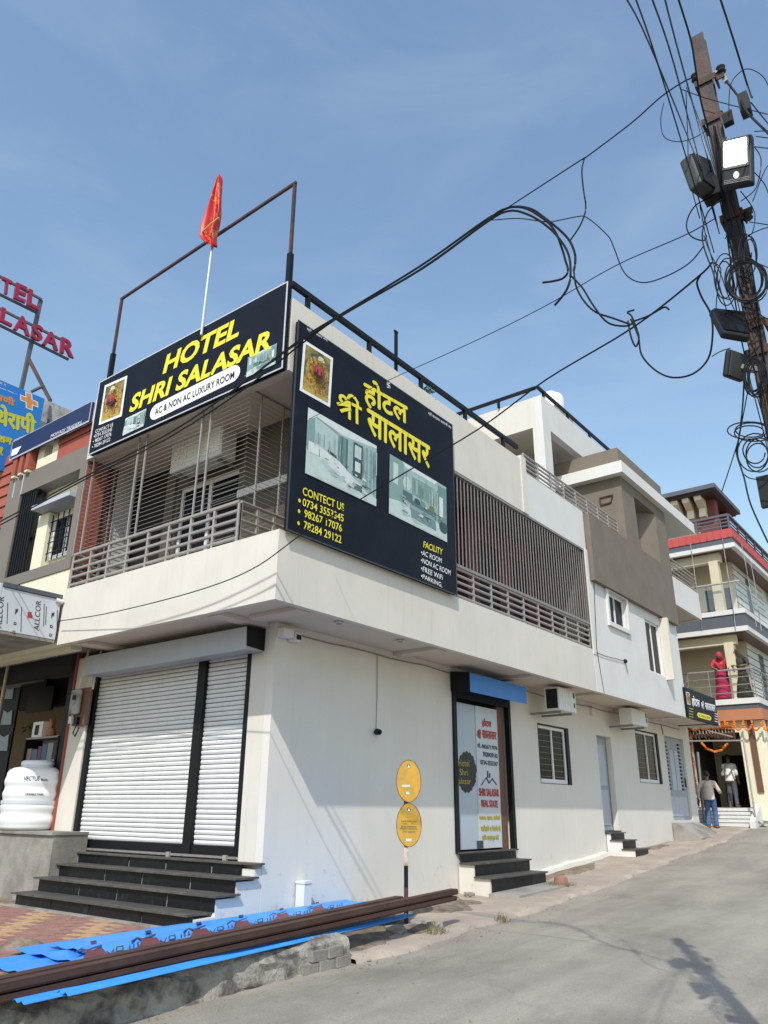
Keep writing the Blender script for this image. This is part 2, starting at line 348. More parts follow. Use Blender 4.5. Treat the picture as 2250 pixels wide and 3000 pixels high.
# road skin: hairline cracks and oily patches shape their own colour in the node tree
def road_nodes(m):
    N = m.node_tree.nodes; L = m.node_tree.links; P = N['Principled BSDF']; src = P.inputs['Base Color'].links[0].from_socket
    g = N.new('ShaderNodeNewGeometry')
    wv = N.new('ShaderNodeMapping'); wv.inputs['Scale'].default_value = (.9, .16, 1); wv.inputs['Rotation'].default_value = (0, 0, .1); L.new(g.outputs['Position'], wv.inputs[0])
    n1 = N.new('ShaderNodeTexNoise'); n1.inputs['Scale'].default_value = 2.4; n1.inputs['Detail'].default_value = 7; n1.inputs['Roughness'].default_value = .65; L.new(wv.outputs[0], n1.inputs['Vector'])
    r1 = N.new('ShaderNodeMapRange'); r1.inputs[1].default_value = .35; r1.inputs[2].default_value = .7; r1.inputs[3].default_value = 1.12; r1.inputs[4].default_value = .82; L.new(n1.outputs[0], r1.inputs[0])
    v = N.new('ShaderNodeTexVoronoi'); v.feature = 'DISTANCE_TO_EDGE'; v.inputs['Scale'].default_value = .3
    nd = N.new('ShaderNodeTexNoise'); nd.inputs['Scale'].default_value = 1.6; nd.inputs['Detail'].default_value = 5; L.new(g.outputs['Position'], nd.inputs['Vector'])
    av = N.new('ShaderNodeVectorMath'); av.operation = 'MULTIPLY_ADD'; av.inputs[1].default_value = (.9, .9, 0); L.new(nd.outputs['Color'], av.inputs[0]); L.new(g.outputs['Position'], av.inputs[2]); L.new(av.outputs[0], v.inputs['Vector'])
    r2 = N.new('ShaderNodeMapRange'); r2.inputs[1].default_value = .0; r2.inputs[2].default_value = .006; r2.inputs[3].default_value = .9; r2.inputs[4].default_value = 1.; L.new(v.outputs[0], r2.inputs[0])
    sp = N.new('ShaderNodeTexNoise'); sp.inputs['Scale'].default_value = 14; sp.inputs['Detail'].default_value = 6; sp.inputs['Roughness'].default_value = .7; L.new(g.outputs['Position'], sp.inputs['Vector'])
    r3 = N.new('ShaderNodeMapRange'); r3.inputs[1].default_value = .60; r3.inputs[2].default_value = .70; r3.inputs[3].default_value = 1.; r3.inputs[4].default_value = .74; L.new(sp.outputs[0], r3.inputs[0])
    fa = N.new('ShaderNodeTexNoise'); fa.inputs['Scale'].default_value = 55; fa.inputs['Detail'].default_value = 3; fa.inputs['Roughness'].default_value = .8; L.new(g.outputs['Position'], fa.inputs['Vector'])
    r4 = N.new('ShaderNodeMapRange'); r4.inputs[1].default_value = .3; r4.inputs[2].default_value = .7; r4.inputs[3].default_value = .82; r4.inputs[4].default_value = 1.16; L.new(fa.outputs[0], r4.inputs[0])
    out = src
    for r in (r1, r2, r3, r4):
        m_ = N.new('ShaderNodeMixRGB'); m_.blend_type = 'MULTIPLY'; m_.inputs[0].default_value = 1; L.new(out, m_.inputs[1]); L.new(r.outputs[0], m_.inputs[2]); out = m_.outputs[0]
    L.new(out, P.inputs['Base Color'])
road_nodes(M['concrete'])

def strip(y0, y1, step, fn):
    mb = MB(); k = 0; rows = []
    y = y0
    while y < y1+1e-6:
        rows.append(fn(y)); y += step
    n = len(rows[0])
    for r in rows: mb.v += r
    for j in range(len(rows)-1):
        for i in range(n-1): mb.f.append((j*n+i, j*n+i+1, (j+1)*n+i+1, (j+1)*n+i)); mb.m.append(0)
    return mb
def pave_z(x, y):
    t = min(1, max(0, x/interp(y, EDGE))); h = interp(y, WALLZ)*(1-t) + (rz(y)+.03)*t
    return h + .010*math.sin(x*5+y*3.1) + .008*math.sin(y*7.3-x*4)
def prow(y):
    e = interp(y, EDGE) + .05*math.sin(y*2.1) + .03*math.sin(y*5.7)
    r = [(e*t, y, pave_z(e*t, y)) for t in (-.02, .15, .3, .45, .6, .75, .9, 1)]
    return r + [(e+.03, y, rz(y)-.03)]
ob('pavement', strip(-.55, 20, .2, prow), M['pink'], smooth=True, kind='structure', label='worn pink paved strip between the hotel side wall and the road')
# loose soil where the paving is broken
mb = MB()
def soil(cx, cy, rx, ry, h, n=18):
    V = [(cx, cy, pave_z(cx, cy)+h)]; 
    for ring, rr in ((.5, .72), (1, 0)):
        for k in range(n):
            t = 2*math.pi*k/n; w = ring*(1+.22*math.sin(3*t+cx*3)+.14*math.sin(5*t+cy)); x = cx+rx*w*math.cos(t); y = cy+ry*w*math.sin(t)
            V.append((x, y, pave_z(x, y)+h*rr*(.8+.4*random.random())-.01*(1-rr)))
    F = [(0, 1+k, 1+(k+1) % n) for k in range(n)] + [(1+k, 1+n+k, 1+n+(k+1) % n, 1+(k+1) % n) for k in range(n)]
    mb.add(V, F)
for a in ((1.15, .3, .7, .8, .05), (.7, 2.9, .5, 1.2, .04), (1.5, 1.3, .3, .35, .06), (.35, 8.2, .25, 1.5, .04), (.25, 13, .2, 1.6, .04)): soil(*a)
ob('loose_soil', mb, M['dirt'], smooth=True, kind='stuff', label='dry loose soil and rubble heaped along the broken pavement edge')
# stones of the broken kerb
def stone(x, y, r, label, m='cement', z=None):
    bm = bmesh.new(); bmesh.ops.create_icosphere(bm, subdivisions=2, radius=1)
    sx, sy, sz = r*random.uniform(.9, 1.5), r*random.uniform(.8, 1.3), r*random.uniform(.45, .8)
    for v in bm.verts:
        k = 1+.18*math.sin(v.co.x*5+x*9)+.15*math.sin(v.co.y*6+y*7)
        v.co = Vector((max(-.75, min(.75, v.co.x))*sx*k, max(-.75, min(.75, v.co.y))*sy*k, max(-.7, min(.7, v.co.z))*sz*k))
    me = bpy.data.meshes.new('stone'); bm.to_mesh(me); bm.free(); me.materials.append(M[m])
    zz = pave_z(x, y) if z is None else z
    return tag(place('stone', me, (x, y, zz+sz*.45), rot=(0, 0, random.uniform(0, 3))), label, 'stone', 'rubble stones along the pavement')
for q, r, l in (((1225, 2728), .13, 'flat grey stone at the foot of the yellow sign post'), ((1275, 2735), .10, 'small grey stone right of the yellow sign post foot'),
             ((1160, 2745), .11, 'grey stone left of the yellow sign post foot in the beam shadow'), ((1320, 2648), .12, 'broken slab of stone just under the free beam end'),
             ((1375, 2632), .09, 'small stone between the beam end and the blue hooded door steps'), ((1060, 2725), .12, 'pale lump of mortar behind the end of the low wall')):
    p = GR(*q); stone(p.x, p.y, r, l)

# terrace of interlocking pavers in front of the shutter, held by a low rubble wall
WX = [(-7, 1.5), (-3.3, 1.66), (-.55, 1.9)]
def wx(y): return interp(y, WX)
terr = ob('terrace', MB().prism([(-9, -9, -.06), (1.4, -9, -.06), (1.45, -5, -.06), (1.5, -3, -.06), (1.6, -.55, -.06), (.0, -.3, -.06), (-9, -.3, -.06)], (0, 0, .045)), M['dirt'], kind='structure', label='terrace bed under the red and ochre interlocking pavers')
pw, pl_ = .2, .1
pm = {}
def paver_mesh(m):
    zz = .012; w = pw-.006; h = pl_-.006; mb = MB()
    pts = [(-w/2, -h/2), (-w/4, -h/2-zz), (0, -h/2), (w/4, -h/2+zz), (w/2, -h/2), (w/2, h/2), (w/4, h/2+zz), (0, h/2), (-w/4, h/2-zz), (-w/2, h/2)]
    mb.prism([(x, y, 0) for x, y in pts], (0, 0, .06)); return me_of(mb, 'paver', [m])
pm['r'] = paver_mesh(M['pave_r']); pm['y'] = paver_mesh(M['pave_y'])
cand = []
for j in range(-66, -9):
    for i in range(-34, 9):
        y = j*pl_+.0; x = i*pw + (pw/2 if j % 2 else 0)
        if x > wx(y)-.35 or y > -1.09 or x < -6: continue
        p = Vector((x, y, 0))-CAM; w = p.dot(_f)
        u = 1125+FPX*p.dot(_r)/w; v = 1500-FPX*p.dot(_u)/w
        if u < -60: continue
        band = (i+(j//2)) % 7
        vis = -20 < u < 960 and 2600 < v < 2860 and x < .4
        cand.append((0 if vis else 1, w, x, y, 'y' if band in (0, 1) else 'r'))
cand.sort(); rest = MB(); rest_m = [M['pave_r'], M['pave_y']]
for k, (vis, w, x, y, c) in enumerate(cand):
    dz = random.uniform(-.004, .004)
    if k < 300: place('paver', pm[c], (x, y, -.058+dz), terr)
    else:
        rest.mi = 0 if c == 'r' else 1; h = (pw-.006)/2; g = (pl_-.006)/2
        rest.box(x-h, x+h, y-g, y+g, -.058+dz, .002+dz)
tag(ob('far_pavers', rest, rest_m, terr), kind='stuff')
# the low wall
mb = MB(); rows = []
for k in range(66):
    y = -7+k*(6.45/65); X = wx(y); top = -.005+.10*max(0, min(1, (y+3.4)/2.9)) + .012*math.sin(y*6); bot = rz(y)-.05
    rn = lambda a: random.uniform(-a, a)
    rows.append([(X-.33, y, -.06), (X-.30, y, top+rn(.012)), (X-.2, y, top+rn(.02)), (X-.12, y, top+rn(.02)), (X-.04+rn(.015), y, top-.01+rn(.012)), (X+.0+rn(.02), y, top-.05+rn(.015)), (X+.015+rn(.022), y, top-.10+rn(.015)), (X+.03+rn(.025), y, (top+bot)/2+rn(.01)), (X+.045+rn(.025), y, (top+3*bot)/4), (X+.06+rn(.02), y, bot+.05), (X+.10, y, bot)])
n = len(rows[0])
for r in rows: mb.v += r
for j in range(len(rows)-1):
    for i in range(n-1): mb.f.append((j*n+i, j*n+i+1, (j+1)*n+i+1, (j+1)*n+i)); mb.m.append(0)
for e in (0, len(rows)-1): mb.poly([rows[e][i] for i in (range(n-1, -1, -1) if e == 0 else range(n))])
low = ob('low_wall', mb, M['rubble'], label='stained crumbling low wall under the steel beams', cat='wall')
bw = me_of(B(-.03, .03, -.105, .105, -.045, .045), 'brick', [M['cement']])
for c in range(2):
    for k in range(3 if c == 0 else 2):
        y = -.68-k*.225-(.1 if c else 0); o = place('brick', bw, (wx(y)+.045-.012*c, y, rz(y)+.05+c*.098), low, rot=(0, 0, random.uniform(-.04, .04)))

# ------------------------------------------------------------------ the hotel
A_, B_, ZO, ZT = 1.038, 1.022, 3.75, 4.62
hotel = empty('hotel_building', (0, 0, 0), 'cream and taupe two storey corner hotel with black signboards and barred balconies', 'building')
H = lambda n, mb, m, **k: ob(n, mb, m, hotel, **k)
SHL, SHR = FY(252, 2240, .1).x, FY(733, 2230, .1).x
PIL = FY(178, 2300, 0).x
W1 = (7.78, 9.25, 1.84, 3.02); D1 = (4.53, 6.53, .62, 3.40); D2 = (10.82, 11.70, .88, 3.02); W2 = (13.42, 15.1, 2.02, 3.34); D3 = (15.66, 17.35, 1.09, 3.36)
side = H('wall', MB().wall('x', 0, .14, 0, 17.95, -.4, ZO, [W1, D1, D2, W2, D3]), M['sidewall'])
H('wall', MB().wall('y', 0.0, .3, PIL, -.142, -.2, ZO-.002, [(SHL, SHR, .65, 3.5)]), M['cream'])
H('wall', B(-9, -.31, 17.65, 17.94, -.2, ZO-.004), M['sidewall'])
H('floor_slab', B(PIL, -.305, .31, 17.6, .3, .6), M['cement'])
# overhanging first floor: slab, soffit beams, fascia
XL = -3.87
H('soffit', B(XL, B_-.06, -A_+.06, 14.7, ZO+.003, ZO+.12), M['soffit'])
fas = MB().prism([(XL, -A_, ZO-.045), (B_, -A_, ZO-.045), (B_, 14.75, ZO-.045), (B_-.1, 14.75, ZO-.045), (B_-.1, -A_+.1, ZO-.045), (XL, -A_+.1, ZO-.045)], (0, 0, ZT-ZO+.045))
H('fascia', fas, M['cream'])
H('soffit', B(.002, B_-.02, 14.752, 17.85, ZO+.003, ZO+.12), M['soffit'])
for y in (-.4, 2.84, 6.1, 9.1, 12.2): H('soffit_beam', B(.004, B_-.12, y-.12, y+.12, ZO-.055, ZO+.001), M['soffit'])
for x in (-3.4, -.25): H('soffit_beam', B(x-.12, x+.12, -A_+.12, -.004, ZO-.055, ZO+.001), M['soffit'])
H('balcony_floor', B(XL+.01, B_-.11, -A_+.11, 14.7, ZT-.28, ZT-.16), M['cement'])
for px in ((993, 1822), (1172, 1875)):
    p = GZ(*px, ZO); o = H('downlight', MB().lathe([(.075, 0), (.075, .015), (.05, .02), (.05, .03)], (p.x, p.y, ZO-.028), 16), M['upvc'], smooth=False)
    ob('lens', MB().lathe([(.048, 0), (.048, .004)], (p.x, p.y, ZO-.033), 12), M['bars'], o)
# first floor walls: taupe wall behind the front balcony, maroon and white behind the side balcony
FW = (-2.56, -1.05, ZT-.1, 6.42); FD = (-4.0, -2.9, ZT-.1, 7.0)
dkt = mat('shaded_taupe_paint', (.105, .086, .070), .85, var=.12, scale=2, streak=.1)  # darker copy of the taupe, balcony shade put into its colour
H('wall', MB().wall('y', 0, .2, -4.12, .72, ZT-.16, 6.98, [FW, FD]), dkt)
H('wall', B(.72, .9, .0, 3.0, ZT-.16, 6.97), dkt)
H('string_course', B(-1.0, .9, -.055, -.001, 5.86, 5.98), M['white'])
ly = lambda px: SX(200+px*.42194, 1080+900*.42194, -3.89).y
H('side_lining', B(-3.93, -3.89, -.98, ly(245), ZT-.2, 6.975), M['red'])
H('side_lining', B(-3.93, -3.895, ly(245)+.002, ly(325), ZT-.2, 6.975), M['maroon'])
H('side_lining', B(-3.93, -3.87, ly(325)+.002, -.003, ZT-.2, 6.975), M['white'])
w = H('window', MB().wall('y', .06, .05, *FW, [(FW[0]+.06, FW[0]+.72, FW[2]+.05, FW[3]-.06), (FW[0]+.79, FW[1]-.06, FW[2]+.05, FW[3]-.06)]), M['upvc'])
for a, b in ((FW[0]+.06, FW[0]+.72), (FW[0]+.79, FW[1]-.06)): ob('pane', B(a+.004, b-.004, .09, .1, FW[2]+.055, FW[3]-.065), M['glass'], w)
for k in range(12): ob('louvre', MB().bar((FW[0]+.8, .055, 4.75+k*.135), (FW[1]-.07, .055, 4.75+k*.135), .012, .02), M['bars'], w)
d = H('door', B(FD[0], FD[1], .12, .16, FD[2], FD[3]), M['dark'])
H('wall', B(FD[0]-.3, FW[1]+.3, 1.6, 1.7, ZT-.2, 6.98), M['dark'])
H('pillar', B(-2.86, -2.62, -.05, -.002, ZT-.16, 6.97), dkt)
# wall behind the side balcony
SBW = [(3.35, 4.7, 4.7, 6.45), (5.55, 6.35, ZT-.1, 6.5), (6.9, 7.6, ZT-.1, 6.5)]
H('wall', MB().wall('x', .05, .15, 3.0, 8.64, ZT-.16, 6.97, SBW), M['maroon'])
H('pillar', B(.055, .25, 4.75, 5.15, ZT-.16, 6.94), M['maroon'])
H('pillar', B(.055, .22, 8.0, 8.6, ZT-.16, 6.94), M['maroon'])
w = H('window', MB().wall('x', .04, .05, *SBW[0], [(3.41, 4.0, 4.76, 6.39), (4.05, 4.64, 4.76, 6.39)]), M['upvc'])
for a, b in ((3.41, 4.0), (4.05, 4.64)): ob('pane', B(-.01, .0, a+.003, b-.003, 4.763, 6.387), M['glass'], w)
for k in range(9): ob('bar', MB().bar((.06, 3.46+k*.14, 4.7), (.06, 3.46+k*.14, 6.45), .014), M['upvc'], w)
for a, b, c, e in SBW[1:]: H('door', B(-.06, -.02, a, b, c, e), M['dark'])
# parapets and roofs
ZP = 8.14
H('roof_slab', B(XL, B_-.02, -A_+.01, 8.7, 6.98, 7.12), M['soffit'])
par_pts = [(XL, -A_-.002, 6.95), (B_, -A_-.002, 6.95), (B_, 5.80, 6.95), (B_-.14, 5.80, 6.95), (B_-.14, -A_+.14, 6.95), (XL, -A_+.14, 6.95)]
H('parapet', MB().prism(par_pts, (0, 0, ZP-6.95)), M['cream'])
H('parapet', B(B_-.14, B_-.004, 5.801, 8.76, 6.94, 7.90), M['white'])
H('parapet_end', B(B_-.16, B_+.02, 5.72, 5.93, 6.945, 8.22), M['cream'])
H('roof_floor', B(-9, B_-.15, -.85, 17.8, 7.13, 7.2), M['cement'])
# first floor room on the side: white wall with two windows
V1 = (9.72, 10.86, 5.44, 6.19); V2 = (12.18, 13.23, 4.62, 5.99)
H('wall', MB().wall('x', B_, .2, 8.66, 14.75, ZT+.001, 6.24, [V1, V2]), M['white'])
H('wall', B(B_-.001, B_+.006, 8.66, 14.75, ZO-.04, ZT+.003), M['white'])
H('wall', B(B_-.2, B_+.02, 8.64, 8.78, ZT-.1, 6.95), M['white'])
H('end_shade_sheet', B(B_-.205, B_-.01, 8.625, 8.639, ZT-.1, 6.93), dkt)  # dark sheet added over the white wall end to paint in balcony shade
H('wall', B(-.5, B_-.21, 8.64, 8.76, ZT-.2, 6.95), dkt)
H('ceiling_shade_sheet', B(.06, B_-.07, 3.0, 8.62, 6.952, 6.977), dkt)  # dark sheet added below the slab, painting shade onto the ceiling
H('wall', B(-.5, B_-.001, 14.60, 14.749, ZO-.04, 6.3), M['white'])
for V_, s in ((V1, .06), (V2, .05)):
    a, b, c, e = V_; mid = (a+b)/2
    w = H('window', MB().wall('x', B_-.05, .05, a, b, c, e, [(a+s, mid-.02, c+s, e-s), (mid+.02, b-s, c+s, e-s)]), M['upvc'])
    for q0, q1 in ((a+s, mid-.02), (mid+.02, b-s)): ob('pane', B(B_-.085, B_-.075, q0+.002, q1-.002, c+s+.002, e-s-.002), M['glass'], w)
a, b, c, e = V1
H('window_surround', MB().wall('x', B_+.06, .055, a-.1, b+.1, c-.1, e+.03, [(a-.001, b+.001, c-.001, e+.001)]), M['white'])
H('fin_wall', B(B_+.001, B_+.22, 13.30, 13.42, 4.55, 6.2), M['cream'])
# taupe upper block
BX = B_+.12
NI = (12.12, 13.75, 7.86, 9.36)
H('cladding', MB().wall('x', BX, .35, 8.82, 14.62, 6.23, 7.86, []), M['brown'])
H('cladding', MB().wall('x', BX, .35, 11.22, 14.62, 7.861, 10.5, [NI]), M['brown'])
H('cladding', B(-3, BX-.352, 11.222, 11.42, 7.2, 10.5), M['brown'])
H('cladding', B(-3, BX-.36, 14.4, 14.61, 6.3, 10.49), M['brown'])
H('niche_back', B(BX-.36, BX-.3501, NI[0], NI[1], NI[2], NI[3]), M['taupe'])
w = H('window', MB().wall('x', BX-.30, .04, NI[0]+.05, NI[0]+.75, NI[2]+.08, NI[3]-.12, [(NI[0]+.11, NI[0]+.69, NI[2]+.14, NI[3]-.18)]), M['upvc'])
ob('pane', B(BX-.33, BX-.32, NI[0]+.112, NI[0]+.688, NI[2]+.142, NI[3]-.182), M['glass'], w)
H('niche_splay', MB().prism([(BX-.001, NI[1]-.001, NI[2]), (BX-.345, NI[1]-.5, NI[2]), (BX-.345, NI[1]-.001, NI[2])], (0, 0, NI[3]-NI[2])), M['brown'])
p0, p1 = SX(1823, 1381, BX+.16), SX(1821, 1351, BX+.16)
WB0, WB1, WBY = p0.z, p1.z+.02, p0.y; WBE = SX(2037, 1568, BX+.16).y
H('canopy_band', MB().prism([(-3, WBY, WB0), (BX+.16, WBY, WB0), (BX+.16, WBE, WB0), (-3, WBE, WB0)], (0, 0, WB1-WB0)), M['white'])
# stair head: white frame with two openings
X0 = -.05; c0 = SX(1584, 1157, X0); yc, zt_ = c0.y, c0.z; zo = SX(1620, 1268, X0).z
oy0, oy1 = SX(1616, 1300, X0).y, SX(1722, 1345, X0).y
H('stair_head', MB().wall('x', X0, .2, yc, yc+5.2, 7.2, zt_, [(oy0, oy1+.4, 7.9, zo)]), M['white'])
fx0, fx1 = FY(1470, 1285, yc).x, FY(1563, 1290, yc).x
H('stair_head', MB().wall('y', yc, .2, X0-5.5, X0-.201, 7.2, zt_-.001, [(fx0-1.3, fx1, 7.9, zo)]), M['cream'])
H('stair_roof', B(X0-5.4, X0-.21, yc+.21, yc+5.1, zo+.25, zo+.4), M['soffit'])
H('stair_wall', B(X0-5.4, X0-.9, yc+2.6, yc+2.7, 7.2, zo+.24), M['white'])
# black tubular rails on the parapets
def rail(pts, hgt, step, name='roof_rail', m='black', w=.065, h=.085):
    r = H(name, MB().bar(pts[0], pts[1], w, h), M[m]); a, b = Vector(pts[0]), Vector(pts[1]); L_ = (b-a).length; k = .35
    while k < L_-.1:
        p = a.lerp(b, k/L_); ob('post', MB().bar(p-Vector((0, 0, h/2+.001)), p-Vector((0, 0, hgt)), .06), M[m], r); k += step
    return r
rail([(B_-.05, -A_-.0, ZP+.27), (B_-.05, 5.72, ZP+.27)], .27, 1.45)
rail([(X0-.06, yc-.06, zt_+.24), (X0-.06, yc+5.3, zt_+.24)], .24, 1.5)
rail([(X0-5.5, yc-.04, zt_+.24), (X0-.12, yc-.04, zt_+.24)], .24, 1.3)
# steel tube railings
def railing(a, b, zs, r, posts, m='steel', name='railing', pr=.02):
    a, b = Vector(a), Vector(b)
    base = H(name, MB().tube([a+Vector((0, 0, zs[-1])), b+Vector((0, 0, zs[-1]))], r*1.15, 8), M[m])
    for k in range(posts):
        p = a.lerp(b, k/(posts-1)); ob('post', MB().bar((p.x, p.y, a.z-.02), (p.x, p.y, a.z+max(zs)-r), pr*2), M[m], base)
    for z in zs[:-1]: ob('tube', MB().tube([a+Vector((0, 0, z)), b+Vector((0, 0, z))], r, 8), M[m], base)
    return base
yr = SX(1812, 1530, B_).y
railing((B_-.05, 5.95, 7.9), (B_-.05, yr, 7.9), (.05, .15, .25, .35, .45), .022, 9)
railing((-3.8, -A_+.03, ZT), (.2, -A_+.03, ZT), (.06, .19, .32, .45, .58), .026, 9)
railing((.2, -A_+.05, ZT), (.2, -.05, ZT), (.06, .19, .32, .45, .58), .024, 4)
railing((-3.8, -A_+.05, ZT), (-3.8, -.12, ZT), (.06, .19, .32, .45, .58), .024, 3)
railing((B_-.05, 3.12, ZT), (B_-.05, 8.62, ZT), (.05, .17, .29, .41, .53), .026, 10)
# burglar grille of the front balcony: horizontal rods tied by upright rods
g = H('burglar_grille', MB().bar((-3.8, -A_+.045, 6.965), (.2, -A_+.045, 6.965), .022), M['steel'])
for px in ((262, 1340), (283, 1330), (415, 1270), (438, 1262), (600, 1190), (625, 1182)):
    x = FY(*px, -A_+.06).x; ob('upright', MB().bar((x, -A_+.045, 5.2), (x, -A_+.045, 6.953), .024), M['steel'], g)
rod = me_of(MB().tube([(-2.0, 0, 0), (2.0, 0, 0)], .0042, 5), 'rod', [M['steel']])
for k in range(22): place('rod', rod, (-1.8+random.uniform(-.01, .01), -A_+.075, 5.30+k*.073), g)
g = H('burglar_grille', MB().bar((.2, -A_+.07, 6.965), (.2, -.04, 6.965), .02), M['steel'])
for y in (-.75, -.3): ob('upright', MB().bar((.2, y, 5.2), (.2, y, 6.953), .022), M['steel'], g)
rod = me_of(MB().tube([(0, -.48, 0), (0, .48, 0)], .004, 5), 'rod', [M['steel']])
for k in range(22): place('rod', rod, (.215, -.52, 5.30+k*.073), g)
mb = MB(); mb.bar((-3.8, -.5, 5.2), (-3.8, -.5, 6.978), .022); g = H('burglar_grille', mb, M['steel'])
rod = me_of(MB().tube([(0, -.45, 0), (0, .45, 0)], .0042, 5), 'rod', [M['steel']])
for k in range(22): place('rod', rod, (-3.785, -.57, 5.30+k*.073), g)
# side balcony: upright flat bars
g = H('burglar_grille', MB().bar((B_-.03, 3.1, 6.92), (B_-.03, 8.63, 6.92), .05), M['bars'])
ob('lower_rail', MB().bar((B_-.03, 3.1, 5.19), (B_-.03, 8.63, 5.19), .05), M['bars'], g)
bar_ = me_of(B(-.007, .007, -.009, .009, 0, 1.69), 'bar', [M['bars']])
k = 3.16
while k < 8.62: place('bar', bar_, (B_-.03, k, 5.216), g); k += .118
# windows and doors of the ground floor
for V_ in (W1, W2):
    a, b, c, e = V_; s = .07; mid = (a+b)/2-.05
    w = H('window', MB().wall('x', -.03, .05, a+.001, b-.14, c+.001, e-.001, [(a+s, mid-.025, c+s+.02, e-s), (mid+.025, b-.14-s, c+s+.02, e-s)]), M['upvc'])
    ob('trim', MB().wall('x', .006, .05, a-.012, b+.012, c-.006, e+.02, [(a+.0, b-.13, c+.004, e-.012)]), M['black'], w)
    for q0, q1 in ((a+s, mid-.025), (mid+.025, b-.14-s)): ob('pane', B(-.066, -.058, q0+.002, q1-.002, c+s+.022, e-s-.002), M['glass'], w)
    for k in range(9): ob('bar', MB().bar((-.05, a+.08, c+.14+k*.12), (-.05, b-.22, c+.14+k*.12), .007), M['bars'], w)
    for q in (a+.4, a+.8, a+1.1): ob('curtain', B(-.16, -.15, q-.19, q+.17, c, e), mat('dim_curtain', (.10, .085, .08), .9), w)
# glazed entrance with lettering
a, b, c, e = D1
dr = H('door', B(-.09, -.05, a+.1, a+.80, c+.05, e-.25), mat('frosted_white_film', (.40, .46, .54), .35, var=.04))
ob('leaf', B(-.085, -.045, a+.815, a+1.62, c+.05, e-.25), mat('white_film', (.52, .56, .60), .35, var=.04), dr)
ob('jamb', B(-.2, -.06, a+1.625, b-.12, c+.02, e-.2), M['wood'], dr)
ob('frame', MB().wall('x', .035, .1, a-.06, b+.04, c+.0, e-.02, [(a+.05, b-.05, c-.01, e-.18)]), M['black'], dr)
ob('latch', B(-.045, -.02, a+.72, a+.90, c+.06, c+.18), M['lampgrey'], dr)
H('wall', B(-.26, -.25, a, b, c, e), M['dark'])
hd = H('shutter_hood', MB().prism([(.06, a-.1, 3.36), (.42, a-.1, 3.27), (.42, a-.1, 3.60), (.06, a-.1, 3.64)], (0, 2.12, 0)), M['bluebox'])
ob('end_plate', MB().prism([(.02, a-.106, 3.30), (.425, a-.106, 3.26), (.425, a-.106, 3.615), (.02, a-.106, 3.66)], (0, -.006, 0)), M['black'], hd)
# narrow passage door
a, b, c, e = D2
dr = H('door', B(-.19, -.15, a+.02, b-.02, c+.004, e-.01), M['greypaint'])
for z0, z1 in ((.12, .9), (1.0, 1.95)): ob('panel', B(-.149, -.135, a+.15, b-.15, c+z0, c+z1), M['grilleframe'], dr)
ob('threshold', B(-.2, .05, a, b, c-.05, c), M['tread'], dr)
# grey sheet metal door with pierced side strips
a, b, c, e = D3
dr = H('door', MB().wall('x', -.06, .04, a+.01, b-.01, c+.005, e-.01, [(a+.10+i*1.12, a+.36+i*1.12, c+.8+k*.105, c+.86+k*.105) for i in (0, 1) for k in range(13)]), M['greypaint'])
ob('back', B(-.16, -.15, a, b, c, e), M['dark'], dr)
for q in (.0, .41): ob('panel', B(-.059, -.045, a+.44+q, a+.78+q, c+.8, c+1.9), M['grilleframe'], dr)
ob('panel', B(-.059, -.047, a+.15, b-.15, c+.1, c+.62), M['grilleframe'], dr)
ob('handle', MB().bar((-.04, b-.12, c+.9), (-.04, b-.12, c+1.15), .03), M['black'], dr)
# rolling shutter
bh = .12
frm = MB(); zb = .66; zt2 = 3.5
pm_ = FY(576, 2220, .08).x
frm.box(SHL+.001, SHR-.001, .04, .12, zb+.001, zb+.028)
sh = H('rolling_shutter', frm, M['black'])
for x, wd in ((SHL+.05, .10), (pm_, .17), (SHR-.06, .13)): ob('guide_rail', B(x-wd/2, x+wd/2, .03, .11, zb+.029, zt2), M['black'], sh)
ob('bottom_rail', B(SHL+.1, pm_-.085, .05, .13, zb+.03, zb+.17), M['black'], sh); ob('bottom_rail', B(pm_+.085, SHR-.125, .05, .13, zb+.03, zb+.17), M['black'], sh)
ob('lock_bar', MB().bar((SHL+.02, .02, zb+.04), (SHR+.05, .02, zb+.04), .03), M['bars'], sh)
for x in (pm_-.33, SHR-.25): ob('padlock', B(x-.035, x+.035, -.015, .02, zb-.03, zb+.07), M['steel'], sh)
pit = .066
def slat_mesh(w):
    mb = MB(); pr = [(0, .012), (.003, .003), (.012, -.002), (.030, -.007), (.046, -.005), (.055, .002), (.0585, .009), (.059, .014)]
    for x in (0, w): mb.v += [(x-w/2, y, z) for z, y in pr]
    n = len(pr); mb.f += [(i, i+1, n+i+1, n+i) for i in range(n-1)]; mb.f = [tuple(reversed(f)) for f in mb.f]; mb.m = [0]*len(mb.f)
    return me_of(mb, 'slat', [M['slat']])
ob('backing', B(SHL+.08, SHR-.08, .135, .15, zb, zt2), M['bars'], sh)
for xa, xb in ((SHL+.1, pm_-.085), (pm_+.085, SHR-.125)):
    sm = slat_mesh(xb-xa); z = zb+.172
    while z < zt2-.05: place('slat', sm, ((xa+xb)/2, .095+random.uniform(-.004, .004), z), sh, rot=(random.uniform(-.05, .05), 0, random.uniform(-.0012, .0012))); z += pit
hl, hr = FY(246, 1950, -.36).x, FY(721, 1868, -.36).x; hz1, hz0 = FY(725, 1834.6, -.36).z, FY(719, 1901.7, -.36).z
hd = H('shutter_hood', MB().prism([(hl, -.02, hz0+.02), (hl, -.36, hz0), (hl, -.36, hz1), (hl, -.02, min(hz1+.05, ZO-.08))], (hr-hl, 0, 0)), M['hood'])
ob('end_plate', MB().prism([(hr+.001, -.01, hz0+.03), (hr+.001, -.34, hz0+.05), (hr+.001, -.362, hz1+.004), (hr+.001, -.01, min(hz1+.055, ZO-.075))], (.006, 0, 0)), M['black'], hd)
